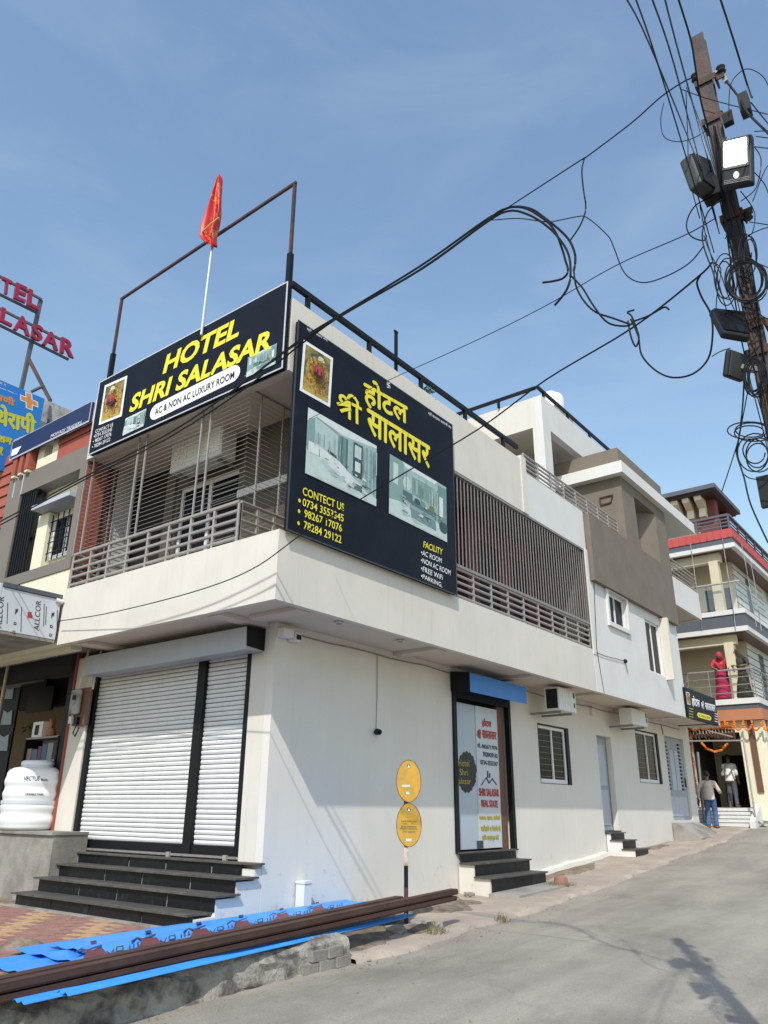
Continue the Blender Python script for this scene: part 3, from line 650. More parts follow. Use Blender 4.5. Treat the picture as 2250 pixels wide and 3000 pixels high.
# front steps in black granite
st = empty('entrance_steps', (-2, -.6, 0), 'broad black granite steps below the white rolling shutter', 'steps')
ob('core', MB().prism([(-3.88, -1.02, -.1), (-3.88, -1.02, .11), (-3.88, -.71, .12), (-3.88, -.71, .30), (-3.88, -.41, .30), (-3.88, -.41, .47), (-3.88, -.12, .47), (-3.88, -.12, .6), (-3.88, -.005, .6), (-3.88, -.005, -.1)], (3.876, 0, 0)), M['sidewall'], st)
for i, (z, y0, y1) in enumerate(((.145, -1.08, -.725), (.325, -.775, -.425), (.495, -.475, -.135), (.645, -.165, -.0))):
    ob('tread', B(-3.95, .05-.1*(i == 0), y0, y1+.05*(i < 3), z, z+.022), M['tread'], st)
for i, (z0, z1, y) in enumerate(((-.04, .144, -1.035), (.168, .324, -.72), (.348, .494, -.42), (.518, .644, -.13))):
    js = [-3.88, -2.95+.12*i, -2.05+.1*i, -.95+.05*i, -.004 if i < 3 else -.22]
    for a, b in zip(js, js[1:]): ob('riser_tile', B(a+.009, b-.009, y, y+.008, z0, z1), M['granite'], st)
ob('cement_skirt', MB().prism([(-4.0, -1.16, -.06), (.02, -1.13, -.06), (.02, -1.0, -.06), (-4.0, -1.0, -.06)], (0, 0, .075)), M['cement'], st)
# steps to the blue hooded door
st = empty('side_steps', (.4, 5.5, 0), 'three black granite steps with white cheeks below the blue hooded door', 'steps')
ob('core', MB().prism([(.02, 4.54, -.1), (.62, 4.54, -.1), (.62, 4.54, .255), (.32, 4.54, .255), (.32, 4.54, .45), (.02, 4.54, .45)], (0, 1.9, 0)), M['cream'], st)
for x0, x1, z in ((-.02, .1, .615), (.05, .36, .455), (.33, .68, .26)): ob('tread', B(x0, x1, 4.5, 6.5, z, z+.024), M['tread'], st)
for x, z0, z1 in ((.06, .482, .613), (.335, .286, .453), (.645, .05, .258)):
    for a, b in ((4.56, 5.9), (5.908, 6.46)): ob('riser_tile', B(x-.012, x, a, b, z0, z1), M['granite'], st)
ob('apron', MB().prism([(.66, 4.4, -.05), (1.15, 4.5, -.06), (1.2, 6.3, -.0), (.66, 6.5, -.0)], (0, 0, .11)), M['cement'], st)
st = empty('passage_steps', (.4, 11.2, .3), 'small dark steps with white cheek below the narrow passage door', 'steps')
ob('core', MB().prism([(.02, 10.85, .2), (.66, 10.85, .2), (.66, 10.85, .49), (.38, 10.85, .49), (.38, 10.85, .67), (.12, 10.85, .67), (.12, 10.85, .82), (.02, 10.85, .82)], (0, .75, 0)), M['white'], st)
for x0, x1, z in ((.0, .17, .825), (.1, .43, .675), (.36, .71, .495)): ob('tread', B(x0, x1, 10.82, 11.66, z, z+.022), M['tread'], st)
for x, z0, z1 in ((.14, .70, .823), (.40, .52, .673), (.68, .31, .493)): ob('riser_tile', B(x-.012, x, 10.86, 11.62, z0, z1), M['granite'], st)
ob('door_ramp', MB().prism([(.02, 15.45, .4), (.02, 15.45, 1.02), (.12, 15.45, 1.02), (.75, 15.45, .66), (.75, 15.45, .4)], (0, 2.1, 0)), M['cement'], label='sloping cement ramp below the grey metal door', cat='ramp')
# base course along the side wall
ob('plinth_strip', strip(6.7, 10.7, .4, lambda y: [(.0, y, pave_z(0, y)+.10), (.09, y, pave_z(0, y)+.07), (.12, y, pave_z(.1, y)-.02)]), M['cream'], hotel)
# ------------------------------------------------------------------ signboards
def z1(x, y): return (200+x*.42194, 480+y*.42194)
def z2(x, y): return (800+x*.39788, 900+y*.39788)
FSY = -A_-.13
pf = lambda x, y: FY(*z1(x, y), FSY)
def bordered(mb_pts): pass
# front board
tl, tr_, bl_, br_ = pf(220, 1525), pf(1550, 800), pf(140, 2020), pf(1505, 1405)
fx0, fx1, fz0, fz1 = (tl.x+bl_.x)/2, 1.02, (bl_.z+br_.z)/2, (tl.z+tr_.z)/2
fs = empty('front_signboard', ((fx0+fx1)/2, FSY, fz0), 'black board with yellow English hotel name above the front balcony', 'signboard')
ob('panel', B(fx0, fx1, FSY, FSY+.08, fz0, fz1), M['navy'], fs)
ob('edge_trim', MB().wall('y', FSY-.004, .01, fx0-.012, fx1+.012, fz0-.012, fz1+.012, [(fx0+.008, fx1-.008, fz0+.008, fz1-.008)]), M['foil'], fs)
text('HOTEL', pf, (655, 1465), (1180, 1200), (690, 1325), M['yellow'], fs, off=.035)
text('SHRI SALASAR', pf, (420, 1733), (1405, 1283), (455, 1602), M['yellow'], fs, off=.035)
q = mapped(pf, (566, 1795), (1195, 1490), (572, 1690))
aspect = .155
cap = [(1-aspect/2+aspect/2*math.cos(t), .5+.5*math.sin(t)) for t in [math.pi*(-.5+k/10) for k in range(11)]] + [(aspect/2+aspect/2*math.cos(t), .5+.5*math.sin(t)) for t in [math.pi*(.5+k/10) for k in range(11)]]
printed('pill_label', q, [(M['wprint'], cap)], fs)
text('AC & NON AC LUXURY ROOM', pf, (602, 1748), (1155, 1487), (606, 1702), M['kprint'], fs, lift=.009, off=.01)
for s, a, b, c in (('CONTACT US', (190, 1872), (312, 1822), (193, 1848)), ('•0734 3553345', (178, 1907), (305, 1855), (181, 1882)), ('• 98267 17076', (172, 1943), (300, 1888), (175, 1918)), ('• 78284 29122', (166, 1980), (292, 1925), (169, 1955))):
    text(s, pf, a, b, c, M['wprint'], fs)
# printed pictures: a garlanded shrine panel and two room views
olive = mat('shrine_print', (.30, .22, .05), .5, var=.5, scale=14, col2=(.05, .07, .03), mixscale=7, mixlo=.45, mixhi=.55)
gold = mat('gold_print', (.46, .32, .05), .5, var=.5, scale=22, col2=(.30, .10, .03), mixscale=16)
def shrine(name, q, parent):
    rr = random.Random(11); cc_ = [pc(196, 158, 60), pc(150, 50, 35), pc(70, 80, 35), pc(120, 95, 40), pc(205, 185, 110), pc(90, 40, 25)]
    dots = []
    for k in range(90):
        t = rr.uniform(0, 6.28); d = rr.uniform(.2, 1); x, y = .5+.4*d*math.cos(t), .48+.4*d*math.sin(t); dots.append((cc_[rr.randrange(6)], ell(x, y, rr.uniform(.012, .035), rr.uniform(.01, .022), 7)))
    printed(name, q, [(M['wprint'], rect(0, 0, 1, 1)), (olive, rect(.08, .06, .92, .94)), (gold, ell(.5, .48, .38, .34)), (gold, rect(.1, .12, .9, .3)), (pc(200, 175, 60), rect(.08, .06, .92, .13)),
        *dots, (pc(150, 60, 40), ell(.5, .5, .19, .14)), (pc(60, 18, 22), ell(.47, .43, .15, .06)), (pc(190, 75, 60), ell(.5, .53, .12, .085)), (pc(90, 25, 25), ell(.44, .5, .03, .05, 8)), (pc(110, 30, 28), ell(.56, .5, .03, .05, 8)), (pc(225, 220, 200), ell(.52, .78, .09, .04)), (pc(210, 205, 170), ell(.46, .74, .05, .03, 8)), (pc(210, 205, 170), ell(.6, .75, .04, .03, 8))], parent)
shrine('shrine_print', mapped(pf, (213, 1815), (372, 1752), (255, 1540)), fs)
def room(name, q, parent, v=0):
    T = [(120, 150, 150), (168, 196, 192), (205, 222, 218), (88, 118, 118), (228, 236, 232), (60, 82, 84), (140, 172, 166), (190, 212, 208)]
    k = [pc(*t) for t in T]
    S = [(k[1], rect(0, 0, 1, 1))]
    if v == 0:
        S += [(k[6], rect(0, .42, .42, 1)), (k[7], [(.1, .92), (.42, .82), (.42, .42), (.1, .5)]), (k[4], [(0, 1), (1, 1), (1, .95), (.5, .86), (.12, .93), (0, .8)]), (k[0], rect(.42, .36, .55, .84))]
        S += [(k[3] if i % 2 else k[0], rect(.43+i*.035, .34, .455+i*.035, .84)) for i in range(4)]
        S += [(k[5], rect(.64, .32, .78, .86)), (k[2], rect(.66, .62, .76, .82)), (k[4], rect(.67, .4, .75, .56))] + [(k[6] if i % 2 else k[1], rect(.8+i*.03, .1, .828+i*.03, .88)) for i in range(6)]
        S += [(k[2], [(0, 0), (1, 0), (1, .12), (.6, .3), (0, .35)]), (k[4], [(.16, .5), (.44, .42), (.62, .3), (.62, .2), (.42, .14), (.18, .3)]), (k[7], [(.2, .34), (.44, .2), (.6, .22), (.6, .17), (.42, .12), (.19, .28)]), (k[5], [(.28, .52), (.4, .48), (.4, .44), (.28, .48)]), (k[4], rect(.02, .34, .16, .5)), (k[3], [(.64, .2), (.78, .2), (.78, .1), (.64, .12)]), (k[4], ell(.6, .18, .08, .06, 12))]
    else:
        S += [(k[6], rect(0, 0, .24, 1)), (k[2], rect(.06, .55, .14, .9)), (k[1], rect(.24, .3, .82, 1)), (k[4], [(.2, 1), (.84, 1), (.78, .93), (.26, .93)]), (k[7], rect(.36, .5, .78, .86)), (k[6], rect(.38, .52, .76, .84)), (k[2], ell(.29, .66, .07, .12, 14)), (k[3], rect(.22, .36, .38, .52)), (k[0], rect(.84, .2, 1, .95)), (k[4], rect(.86, .4, .93, .75)),
            (k[2], [(0, 0), (1, 0), (1, .2), (.5, .36), (0, .25)]), (k[3], [(.36, .42), (.8, .42), (.8, .3), (.36, .3)]), (k[0], [(.34, .34), (.78, .32), (.8, .1), (.36, .12)]), (k[6], [(.34, .34), (.78, .32), (.78, .26), (.34, .27)]), (k[5], ell(.46, .44, .05, .05, 10)), (k[0], ell(.56, .44, .05, .06, 10)), (pc(120, 130, 70), ell(.72, .44, .05, .06, 10)), (k[5], ell(.93, .22, .08, .1, 12))]
    rr = random.Random(5+v); cl = [pc(*t) for t in ((176, 200, 196), (150, 180, 176), (206, 220, 216), (110, 138, 136), (226, 232, 226), (78, 100, 100))]
    x0, x1, y0, y1 = ((.0, 1, .42, .95) if v == 0 else (.25, .82, .5, .95))
    for k in range(26):                                   # curtain folds and wall panels
        x = x0+(x1-x0)*rr.random(); w_ = rr.uniform(.004, .012); t0 = y0+rr.uniform(-.04, .1); S.append((cl[rr.randrange(4)], rect(x, t0, x+w_, min(y1, t0+rr.uniform(.15, .42)))))
    for k in range(22):                                   # bedding, rug and small furniture
        x, y = rr.uniform(.15, .85), rr.uniform(.08, .40); w_, h_ = rr.uniform(.02, .09), rr.uniform(.01, .03); S.append((cl[rr.randrange(6)], [(x, y), (x+w_, y-.3*h_), (x+w_*1.1, y+h_*.6), (x+.1*w_, y+h_)]))
    for k in range(8): x = rr.uniform(0, 1); S.append((cl[2], [(x, .01), (min(1, x+.09), .01), (min(1, x+.07), .03), (x-.01 if x > .02 else 0, .03)]))
    printed(name, q, S, parent)
room('room_print', mapped(pf, (380, 1890), (525, 1822), (400, 1770)), fs, 0)
room('room_print', mapped(pf, (1238, 1485), (1440, 1390), (1250, 1345)), fs, 1)
# side board
SSX = B_+.09
ps = lambda x, y: SX(*z2(x, y), SSX)
c_ = [ps(195, 95), ps(100, 1625), ps(1325, 880), ps(1345, 2120)]
sy0, sy1, sz0, sz1 = (c_[0].y+c_[1].y)/2, (c_[2].y+c_[3].y)/2, (c_[1].z+c_[3].z)/2, (c_[0].z+c_[2].z)/2
ss = empty('side_signboard', (SSX, (sy0+sy1)/2, sz0), 'large square black board with yellow Devanagari hotel name on the side wall', 'signboard')
ob('panel', B(SSX-.06, SSX, sy0, sy1, sz0, sz1), M['navy'], ss)
ob('edge_trim', MB().wall('x', SSX+.003, .012, sy0-.014, sy1+.014, sz0-.014, sz1+.014, [(sy0+.004, sy1-.004, sz0+.004, sz1-.004)]), M['lampgrey'], ss)
shrine('shrine_print', mapped(ps, (194, 612), (418, 738), (224, 238)), ss)
text('होटल', ps, (668, 720), (988, 888), (668, 505), M['yellow'], ss, bold=.014)
text('SHRI', ps, (461, 781), (650, 880), (461, 577), M['yellow'], ss)
text('सालासर', ps, (690, 920), (1152, 1188), (693, 748), M['yellow'], ss, bold=.014)
room('room_print', mapped(ps, (232, 1222), (755, 1468), (257, 738)), ss, 0)
room('room_print', mapped(ps, (850, 1518), (1278, 1732), (858, 1080)), ss, 1)
for s, a, b, c in (('CONTECT US', (215, 1382), (520, 1505), (218, 1322)), ('0734 3553345', (214, 1462), (516, 1583), (218, 1405)), ('98267 17076', (226, 1545), (504, 1657), (229, 1487)), ('78284 29122', (222, 1632), (500, 1742), (225, 1572))):
    text(s, ps, a, b, c, M['yellow'], ss, off=.012)
for cxy in ((193, 1420), (190, 1498), (186, 1587)):
    q = mapped(ps, (cxy[0]-9, cxy[1]+14), (cxy[0]+9, cxy[1]+22), (cxy[0]-9, cxy[1]-14)); printed('bullet', q, [(M['yellow'], ell(.5, .5, .5, .5, 12))], ss)
text('FACILITY', ps, (1104, 1768), (1245, 1826), (1107, 1722), M['yellow'], ss, off=.012)
for s, a, b, c in (('•AC ROOM', (1086, 1822), (1238, 1886), (1089, 1785)), ('•NON AC ROOM', (1086, 1880), (1303, 1975), (1089, 1842)), ('•FREE WiFi', (1086, 1940), (1245, 2010), (1089, 1903)), ('•PARKING,', (1086, 1998), (1242, 2068), (1089, 1960))):
    text(s, ps, a, b, c, M['wprint'], ss, off=.003)
text('श्री गणेशाय नमः', ps, (245, 172), (400, 262), (247, 145), M['wprint'], ss)
text('श्री सालासर बालाजी नमः', ps, (1140, 795), (1310, 905), (1142, 765), M['wprint'], ss)
q = mapped(ps, (835, 590), (860, 602), (836, 548))
printed('auspicious_mark', q, [(M['wprint'], rect(.43, .02, .57, .98)), (M['wprint'], rect(.02, .43, .98, .57)), (M['wprint'], rect(.57, .84, .98, .98)), (M['wprint'], rect(.02, .02, .43, .16)), (M['wprint'], rect(.84, .02, .98, .43)), (M['wprint'], rect(.02, .57, .16, .98))], ss)
# lettering on the glazed door
dx = -.045
pd = lambda x, y: SX(1300+x*.3255, 1930+y*.3255, dx)
door = bpy.data.objects['door.001'] if 'door.001' in bpy.data.objects else hotel
door = [o for o in bpy.data.objects if o.name.startswith('door') and any(c.name.startswith('jamb') for c in o.children)][0]
for s, a, b, c, m in (('होटल', (345, 612), (428, 622), (342, 540), 'rprint'), ('SHRI', (300, 712), (333, 718), (298, 632), 'rprint'), ('सालासर', (346, 712), (474, 730), (344, 645), 'rprint'),
    ('मो.-9826717076', (302, 800), (482, 822), (300, 755), 'nprint'), ('7828429142', (352, 878), (484, 895), (350, 838), 'nprint'), ('0734-3553347', (330, 950), (486, 968), (328, 910), 'nprint'),
    ('SHRI SALASAR', (318, 1232), (496, 1240), (315, 1165), 'rprint'), ('REAL STATE', (340, 1330), (486, 1338), (337, 1270), 'rprint'),
    ('मकान, प्लाट, खरीदने', (322, 1455), (510, 1455), (318, 1408), 'gprint'), ('खरीदने व बेचने के', (336, 1552), (512, 1552), (332, 1500), 'gprint'), ('लिये सम्पर्क करे', (348, 1640), (496, 1638), (344, 1585), 'gprint')):
    text(s, pd, a, b, c, M[m], door, lift=.004, bold=.008 if m != 'nprint' else .003)
q = mapped(pd, (330, 1140), (480, 1140), (330, 1000))
printed('house_emblem', q, [(M['nprint'], [(0, 0), (.3, .5), (.36, .5), (.08, 0)]), (M['nprint'], [(.3, .5), (.48, .12), (.55, .2), (.36, .55)]), (M['nprint'], [(.48, .12), (.7, .5), (.72, .4), (.52, .1)]), (M['nprint'], [(.7, .5), (1, .02), (.93, .02), (.68, .4)]), (M['nprint'], rect(.38, .5, .46, .95)), (M['nprint'], rect(.5, .5, .58, .8))], door)
sp = [(.5+(.47+.02*math.sin(9*t)+.025*math.sin(23*t))*math.cos(t), .5+(.46+.02*math.sin(17*t))*math.sin(t)) for t in [2*math.pi*k/60 for k in range(60)]]
sp = [(min(max(a, .0), 1.05), b) for a, b in sp]
printed('brush_emblem', mapped(lambda x, y: SX(1300+x*.3255, 1930+y*.3255, -.05), (112, 1222), (300, 1222), (112, 812)), [(M['kprint'], sp)], door)
pd2 = lambda x, y: SX(1300+x*.3255, 1930+y*.3255, -.048)
for s, a, b, c in (('Hotel', (130, 965), (228, 972), (128, 905)), ('Shri', (142, 1048), (215, 1052), (140, 990)), ('alasar', (132, 1125), (244, 1130), (130, 1070))): text(s, pd2, a, b, c, M['gprint'], door, lift=.006)
# hotel sign far down the side wall
FXs = B_+.07
p3 = lambda x, y: SX(1950+x*.2849, 1850+y*.2849, FXs)
cc = [p3(195, 570), p3(235, 885), p3(510, 690), p3(545, 965)]
ey0, ey1, ez0, ez1 = (cc[0].y+cc[1].y)/2, (cc[2].y+cc[3].y)/2, (cc[1].z+cc[3].z)/2, (cc[0].z+cc[2].z)/2
es = empty('corner_signboard', (FXs, (ey0+ey1)/2, ez0), 'small black board with white Devanagari name and yellow pill at the far wall end', 'signboard')
ob('panel', B(FXs-.1, FXs, ey0, ey1, ez0, ez1), M['navy'], es)
text('होटल', p3, (272, 770), (350, 790), (265, 660), M['wprint'], es, bold=.012)
text('SHRI', p3, (362, 792), (395, 800), (358, 710), M['wprint'], es)
text('सालासर', p3, (408, 800), (512, 825), (402, 735), M['wprint'], es, bold=.01)
q = mapped(p3, (325, 880), (470, 920), (322, 828))
printed('pill_label', q, [(M['yellow'], [(1-.15+.15*math.cos(t), .5+.5*math.sin(t)) for t in [math.pi*(-.5+k/8) for k in range(9)]]+[(.15+.15*math.cos(t), .5+.5*math.sin(t)) for t in [math.pi*(.5+k/8) for k in range(9)]])], es)
text('AC & NON AC ROOM', p3, (342, 873), (455, 905), (340, 848), M['kprint'], es, lift=.009)
shrine('shrine_print', mapped(p3, (222, 748), (258, 756), (205, 620)), es)
for k in range(4):
    printed('small_print', mapped(p3, (240, 795+k*28), (290, 810+k*28), (238, 778+k*28)), [(M['gprint'], rect(0, .2, .9, .7))], es)
    printed('small_print', mapped(p3, (505, 850+k*26), (540, 860+k*26), (503, 835+k*26)), [(M['wprint'], rect(0, .2, .9, .7))], es)
ob('bracket', B(.0, FXs-.1, ey0+.3, ey0+.36, ez0+.02, ez0+.08).box(.0, FXs-.1, ey1-.36, ey1-.3, ez0+.02, ez0+.08), M['lampgrey'], es)
ob('post', B(FXs-.09, FXs-.04, 14.78, 14.83, ez0-.05, ez1), M['foil'], es)

# ------------------------------------------------------------------ things fixed to the hotel
def ac_unit(x0, x1, y0, y1, z0, z1, face, label, dark_end=False):
    c = ((x0+x1)/2, (y0+y1)/2, z0)
    t = empty('air_conditioner', c, label, 'air conditioner', 'outdoor air conditioner units on the hotel')
    bevel(ob('casing', B(x0, x1, y0, y1, z0, z1), M['ac'], t), .018)
    if face == 'x':
        ob('label_strip', B(x1+.001, x1+.004, y1-.14, y1-.06, z1-.17, z1-.06), M['lampgrey'], t); ob('label_strip', B(x1+.001, x1+.004, y1-.13, y1-.07, z0+.1, z0+.2), M['lampgrey'], t)
        for k in range(6): ob('rib', B(x1+.0005, x1+.006, y0+.06+k*.1, y0+.065+k*.1, z0+.05, z1-.05), M['ac'], t)
    else:
        ob('service_panel', B(x1-.42, x1-.04, y0-.005, y0-.001, z0+.08, z1-.05), M['wprint'], t)
        for k in range(5): ob('rib', B(x0+.05+k*.09, x0+.056+k*.09, y0-.006, y0-.0005, z0+.05, z1-.05), M['ac'], t)
    if dark_end: ob('coil_panel', B(x0+.05, x1-.04, y0-.006, y0-.001, z0+.04, z1-.04), M['lampcase'], t)
    if face == 'x':
        for y in (y0+.12, y1-.16): ob('bracket', B(0.0, x1-.05, y, y+.04, z0-.045, z0-.002), M['bars'], t)
    else:
        for x in (x0+.12, x1-.16): ob('bracket', B(x, x+.04, y0+.05, 0, z0-.045, z0-.002), M['bars'], t)
    return t
ac_unit(.40, .74, 7.36, 8.16, 3.22, 3.69, 'x', 'white air conditioner with a dark coil end above the first ground floor window', True)
ac_unit(.33, .66, 11.55, 12.6, 3.30, 3.69, 'x', 'cream air conditioner between the narrow passage door and the farther ground floor window')
ap, aq = FY(510, 1266, -.45), FY(640, 1333, -.45)
ac_unit(ap.x, aq.x+.05, -.45, -.14, aq.z, ap.z-.05, 'y', 'white air conditioner behind the bars of the front balcony')
t = empty('wall_lamp', (0, 2.28, 2.40), 'small black lamp hanging from a wire on the blank side wall', 'lamp')
p = SX(1109, 2144, .06)
ob('body', MB().tube([(.0, p.y, p.z), (.05, p.y-.02, p.z-.0), (.12, p.y-.05, p.z-.01)], [.03, .05, .042], 14), M['black'], t)
ob('lens', MB().lathe([(.03, 0), (.03, .006)], (.125, p.y-.05, p.z-.02), 12), M['glass'], t)
ob('wire', MB().tube([(.012, p.y, p.z+.05), (.010, p.y+.02, 3.0), (.012, p.y+.01, 3.66)], .006, 4), M['bars'], t)
t = empty('wall_floodlight', (0.1, .1, 3.6), 'small white twin box light under the soffit at the building corner', 'lamp')
ob('body', B(.01, .14, .02, .22, 3.54, 3.66), M['upvc'], t); ob('head', B(.02, .16, .235, .36, 3.51, 3.62), M['upvc'], t); ob('lens', B(.161, .165, .25, .345, 3.53, 3.60), M['lampcase'], t)
t = empty('wire_hook', (B_, 10.6, 4.6), 'cable hook and sagging wire on the white upper side wall', 'hook')
pw1, pw2 = SX(1748, 1912, B_+.03), SX(1832, 1937, B_+.03)
ob('wire', MB().tube([pw1, (pw1*.7+pw2*.3)-Vector((0, 0, .02)), pw2], .007, 4), M['cable'], t)
ob('insulator', MB().ball(pw2, .05), M['cable'], t); ob('tail', MB().tube([pw2, pw2+Vector((.01, .08, -.28))], .012, 4), M['bars'], t)
ob('wire', MB().tube([SX(1740, 1700, B_+.012), SX(1748, 1900, B_+.012), SX(1770, 2030, B_+.012)], .007, 4), M['cable'], t)
t = empty('cable_run', (0, 9, 3.6), 'thin black cable clipped along the top of the side wall under the soffit', 'cable')
pts = [(.012, .1+k*.5, 3.66-.03*abs(math.sin(k*.9))) for k in range(35)]
ob('cable', MB().tube(pts, .011, 4), M['bars'], t); ob('junction_box', B(.0, .07, 10.55, 10.72, 3.45, 3.62), M['ac'], t)
ob('drop', MB().tube([(.012, 15.5, 3.66), (.014, 15.55, 3.5), (.012, 15.6, 3.38)], .011, 4), M['cable'], t)
# rusty square frame on the taupe wall
pq = [FY(*a, 11.2) for a in ((1757, 1459), (1795, 1450), (1790, 1472), (1760, 1480))]
mb = MB()
for i in range(4): mb.bar(pq[i], pq[(i+1) % 4], .03)
ob('rusty_frame', mb, M['rust'], label='small rusty square iron frame on the taupe wall', cat='bracket')
# pipe frame, flag and short post on the roof
RY = -A_+.1
t = empty('roof_pipe_frame', (-1, RY, ZP), 'rusty pipe goalpost frame standing above the front signboard', 'frame')
fl, fr_ = FY(357, 879, RY), FY(864, 541, RY); zt3 = (fl.z+fr_.z)/2+.03
ob('post', MB().bar((fl.x, RY, ZP-.3), (fl.x, RY, fl.z), .045), M['rustpipe'], t); ob('post', MB().bar((fr_.x, RY, ZP-.3), (fr_.x, RY, fr_.z), .045), M['rustpipe'], t)
ob('crossbar', MB().bar((fl.x-.03, RY, fl.z+.03), (fr_.x+.03, RY, fr_.z+.03), .042), M['rustpipe'], t)
for x in (fl.x, fr_.x): ob('sleeve', MB().bar((x, RY, ZP+.1), (x, RY, ZP+.95), .075), M['black'], t)
FYY = FSY-.04
fp = [FY(*a, FYY) for a in ((592, 962), (610, 735), (625, 640))]
t = empty('flag', (fp[0].x, FYY, fp[0].z), 'limp red and gold pennant on a thin galvanised pole', 'flag')
xm = (fp[0].x+fp[2].x)/2; xb, xt = fp[0].x, fp[2].x
ob('pole', MB().tube([(xb, FYY, fp[0].z-.12), (xb, FYY+.02, fp[1].z), (xb, FYY+.02, fp[2].z)], [.022, .022, .017], 8), M['galv'], t)
mb = MB(); nv, nu = 44, 36
outl = [(0, .04, .10), (.08, -.10, .10), (.16, -.20, .12), (.30, -.21, .23), (.42, -.17, .26), (.55, -.11, .22), (.7, -.04, .16), (.85, .02, .11), (1, .055, .075)]
zb_, zt_f = fp[1].z+.02, FY(635, 525, FYY).z
for j in range(nv+1):
    v = j/nv; l = interp(v, [(a, b) for a, b, c in outl]); r_ = interp(v, [(a, c) for a, b, c in outl])
    for i in range(nu+1):
        u = i/nu; x = xb+(l+(r_-l)*u)*.8; y = FYY-.03-.06*math.sin(u*13+v*4)*(1-v*.5)-.05*math.sin(u*5+1+v)-.012*math.sin(u*31+v*9)
        mb.v.append((x, y, zb_+(zt_f-zb_)*v+.03*math.sin(u*9)))
for j in range(nv):
    for i in range(nu): a = j*(nu+1)+i; mb.f.append((a, a+1, a+nu+2, a+nu+1)); mb.m.append(0)
o = ob('cloth', mb, M['flagred'], t, smooth=True); md = o.modifiers.new('thick', 'SOLIDIFY'); md.thickness = .004
ob('gold_fringe', MB().tube([(xb-.17, FYY-.09, zb_+.33), (xb-.02, FYY-.14, zb_+.30), (xb+.12, FYY-.13, zb_+.36), (xb+.26, FYY-.1, zb_+.42)], .014, 5), mat('gold_thread', (.6, .4, .06), .5), t)
p = SX(1160, 1078, .92); pt = SX(1160, 972, .92)
ob('roof_post', MB().bar((.92, p.y, ZP-.1), (.92, p.y, pt.z), .045).bar((.92, p.y-.05, pt.z), (.92, p.y+.05, pt.z), .03), M['black'], label='short black upright post on the side parapet rail', cat='post')
# weed on the parapet
def leaves(c, n, r, size, m, parent=None, up=.4, name='foliage'):
    mb = MB()
    for i in range(n):
        d = Vector((random.gauss(0, 1), random.gauss(0, 1), random.gauss(0, 1)*.8+up)).normalized()*r*random.random()**.5
        p = Vector(c)+d; a = Vector((random.uniform(-1, 1), random.uniform(-1, 1), random.uniform(-.3, 1))).normalized(); b = a.cross(Vector((random.uniform(-1, 1), random.uniform(-1, 1), random.uniform(-1, 1)))).normalized()
        s = size*random.uniform(.6, 1.3); mb.poly([p-a*s, p+b*s*.4, p+a*s, p-b*s*.4])
    return ob(name, mb, m, parent)
p = SX(1256, 1148, B_-.05)
t = empty('weed', (p.x, p.y, ZP), 'small green weed sprouting from the side parapet top', 'plant')
leaves((p.x, p.y, ZP+.1), 60, .11, .035, M['leaf'], t); ob('stem', MB().tube([(p.x, p.y, ZP-.02), (p.x, p.y+.02, ZP+.12)], .006, 4), M['leaf'], t)
# roof tank seen over the stair head
c = SX(1611, 1152, -1.6)
t = empty('roof_tank', (c.x, c.y, zt_), 'white roof tank peeking above the stair head rail', 'tank')
ob('body', MB().lathe([(.40, 0), (.43, .1), (.43, .5), (.38, .62), (.25, .7), (.18, .72), (.18, .77), (.05, .78)], (c.x, c.y, c.z-.78), 28), M['tank'], t, smooth=True)
ob('stand', B(c.x-.5, c.x+.5, c.y-.5, c.y+.5, zo+.4, c.z-.782), M['cement'], t)
# ------------------------------------------------------------------ the shop house on the left
def z7(x, y): return (x*.45222, 780+y*.45222)
def z4(x, y): return (x*.18083, 1050+y*.18083)
def z8(x, y): return (x*.2712, 1700+y*.2712)
def z9(x, y): return (x*.4518, 1700+y*.4518)
NY = -1.0
shop = empty('shop_house', (-6, 0, 0), 'cream and grey shop house with brick red trim left of the hotel', 'building')
S_ = lambda n, mb, m, **k: ob(n, mb, m, shop, **k)
XR = -3.93
op = (-6.13, -4.10, 5.2, 6.86)
S_('wall', B(-8.5, XR-.02, NY+.25, NY+.45, 3.7, 7.6), M['lcream'])
S_('band', B(-8.5, XR, NY+.02, NY+.24, 3.76, 5.0), M['lcream'])
S_('grey_frame', MB().wall('y', NY, .24, -6.66, XR-.002, 5.001, 7.28, [op]), M['taupe'])
for px in (245, 370):
    p = FY(*z4(px, 2000), NY-.004); S_('joint', B(p.x-.012, p.x+.012, NY-.006, NY-.001, 6.87, 7.27), M['foil'])
S_('sunshade', MB().prism([(-5.35, NY+.24, 6.32), (-4.101, NY+.24, 6.32), (-4.101, NY+.24, 6.40), (-5.35, NY+.24, 6.40)], (0, -.36, 0)), M['grilleframe'])
w = S_('window', MB().wall('y', NY+.2, .05, -5.06, -4.11, 5.4, 6.2, [(-5.0, -4.62, 5.46, 6.14), (-4.56, -4.17, 5.46, 6.14)]), M['upvc'])
for a, b in ((-5.0, -4.62), (-4.56, -4.17)): ob('pane', B(a+.003, b-.003, NY+.22, NY+.23, 5.463, 6.137), M['glass'], w)
for k in range(6): ob('bar', MB().bar((-5.03+k*.178, NY+.15, 5.36), (-5.03+k*.178, NY+.15, 6.24), .016), M['black'], w)
for k in range(4): ob('bar', MB().bar((-5.06, NY+.14, 5.5+k*.2), (-4.11, NY+.14, 5.5+k*.2), .014), M['black'], w)
S_('window_reveal', B(-5.45, -5.09, NY+.1, NY+.249, 5.201, 6.3), M['lcream'])
p = FY(*z4(1228, 1870), NY+.24)
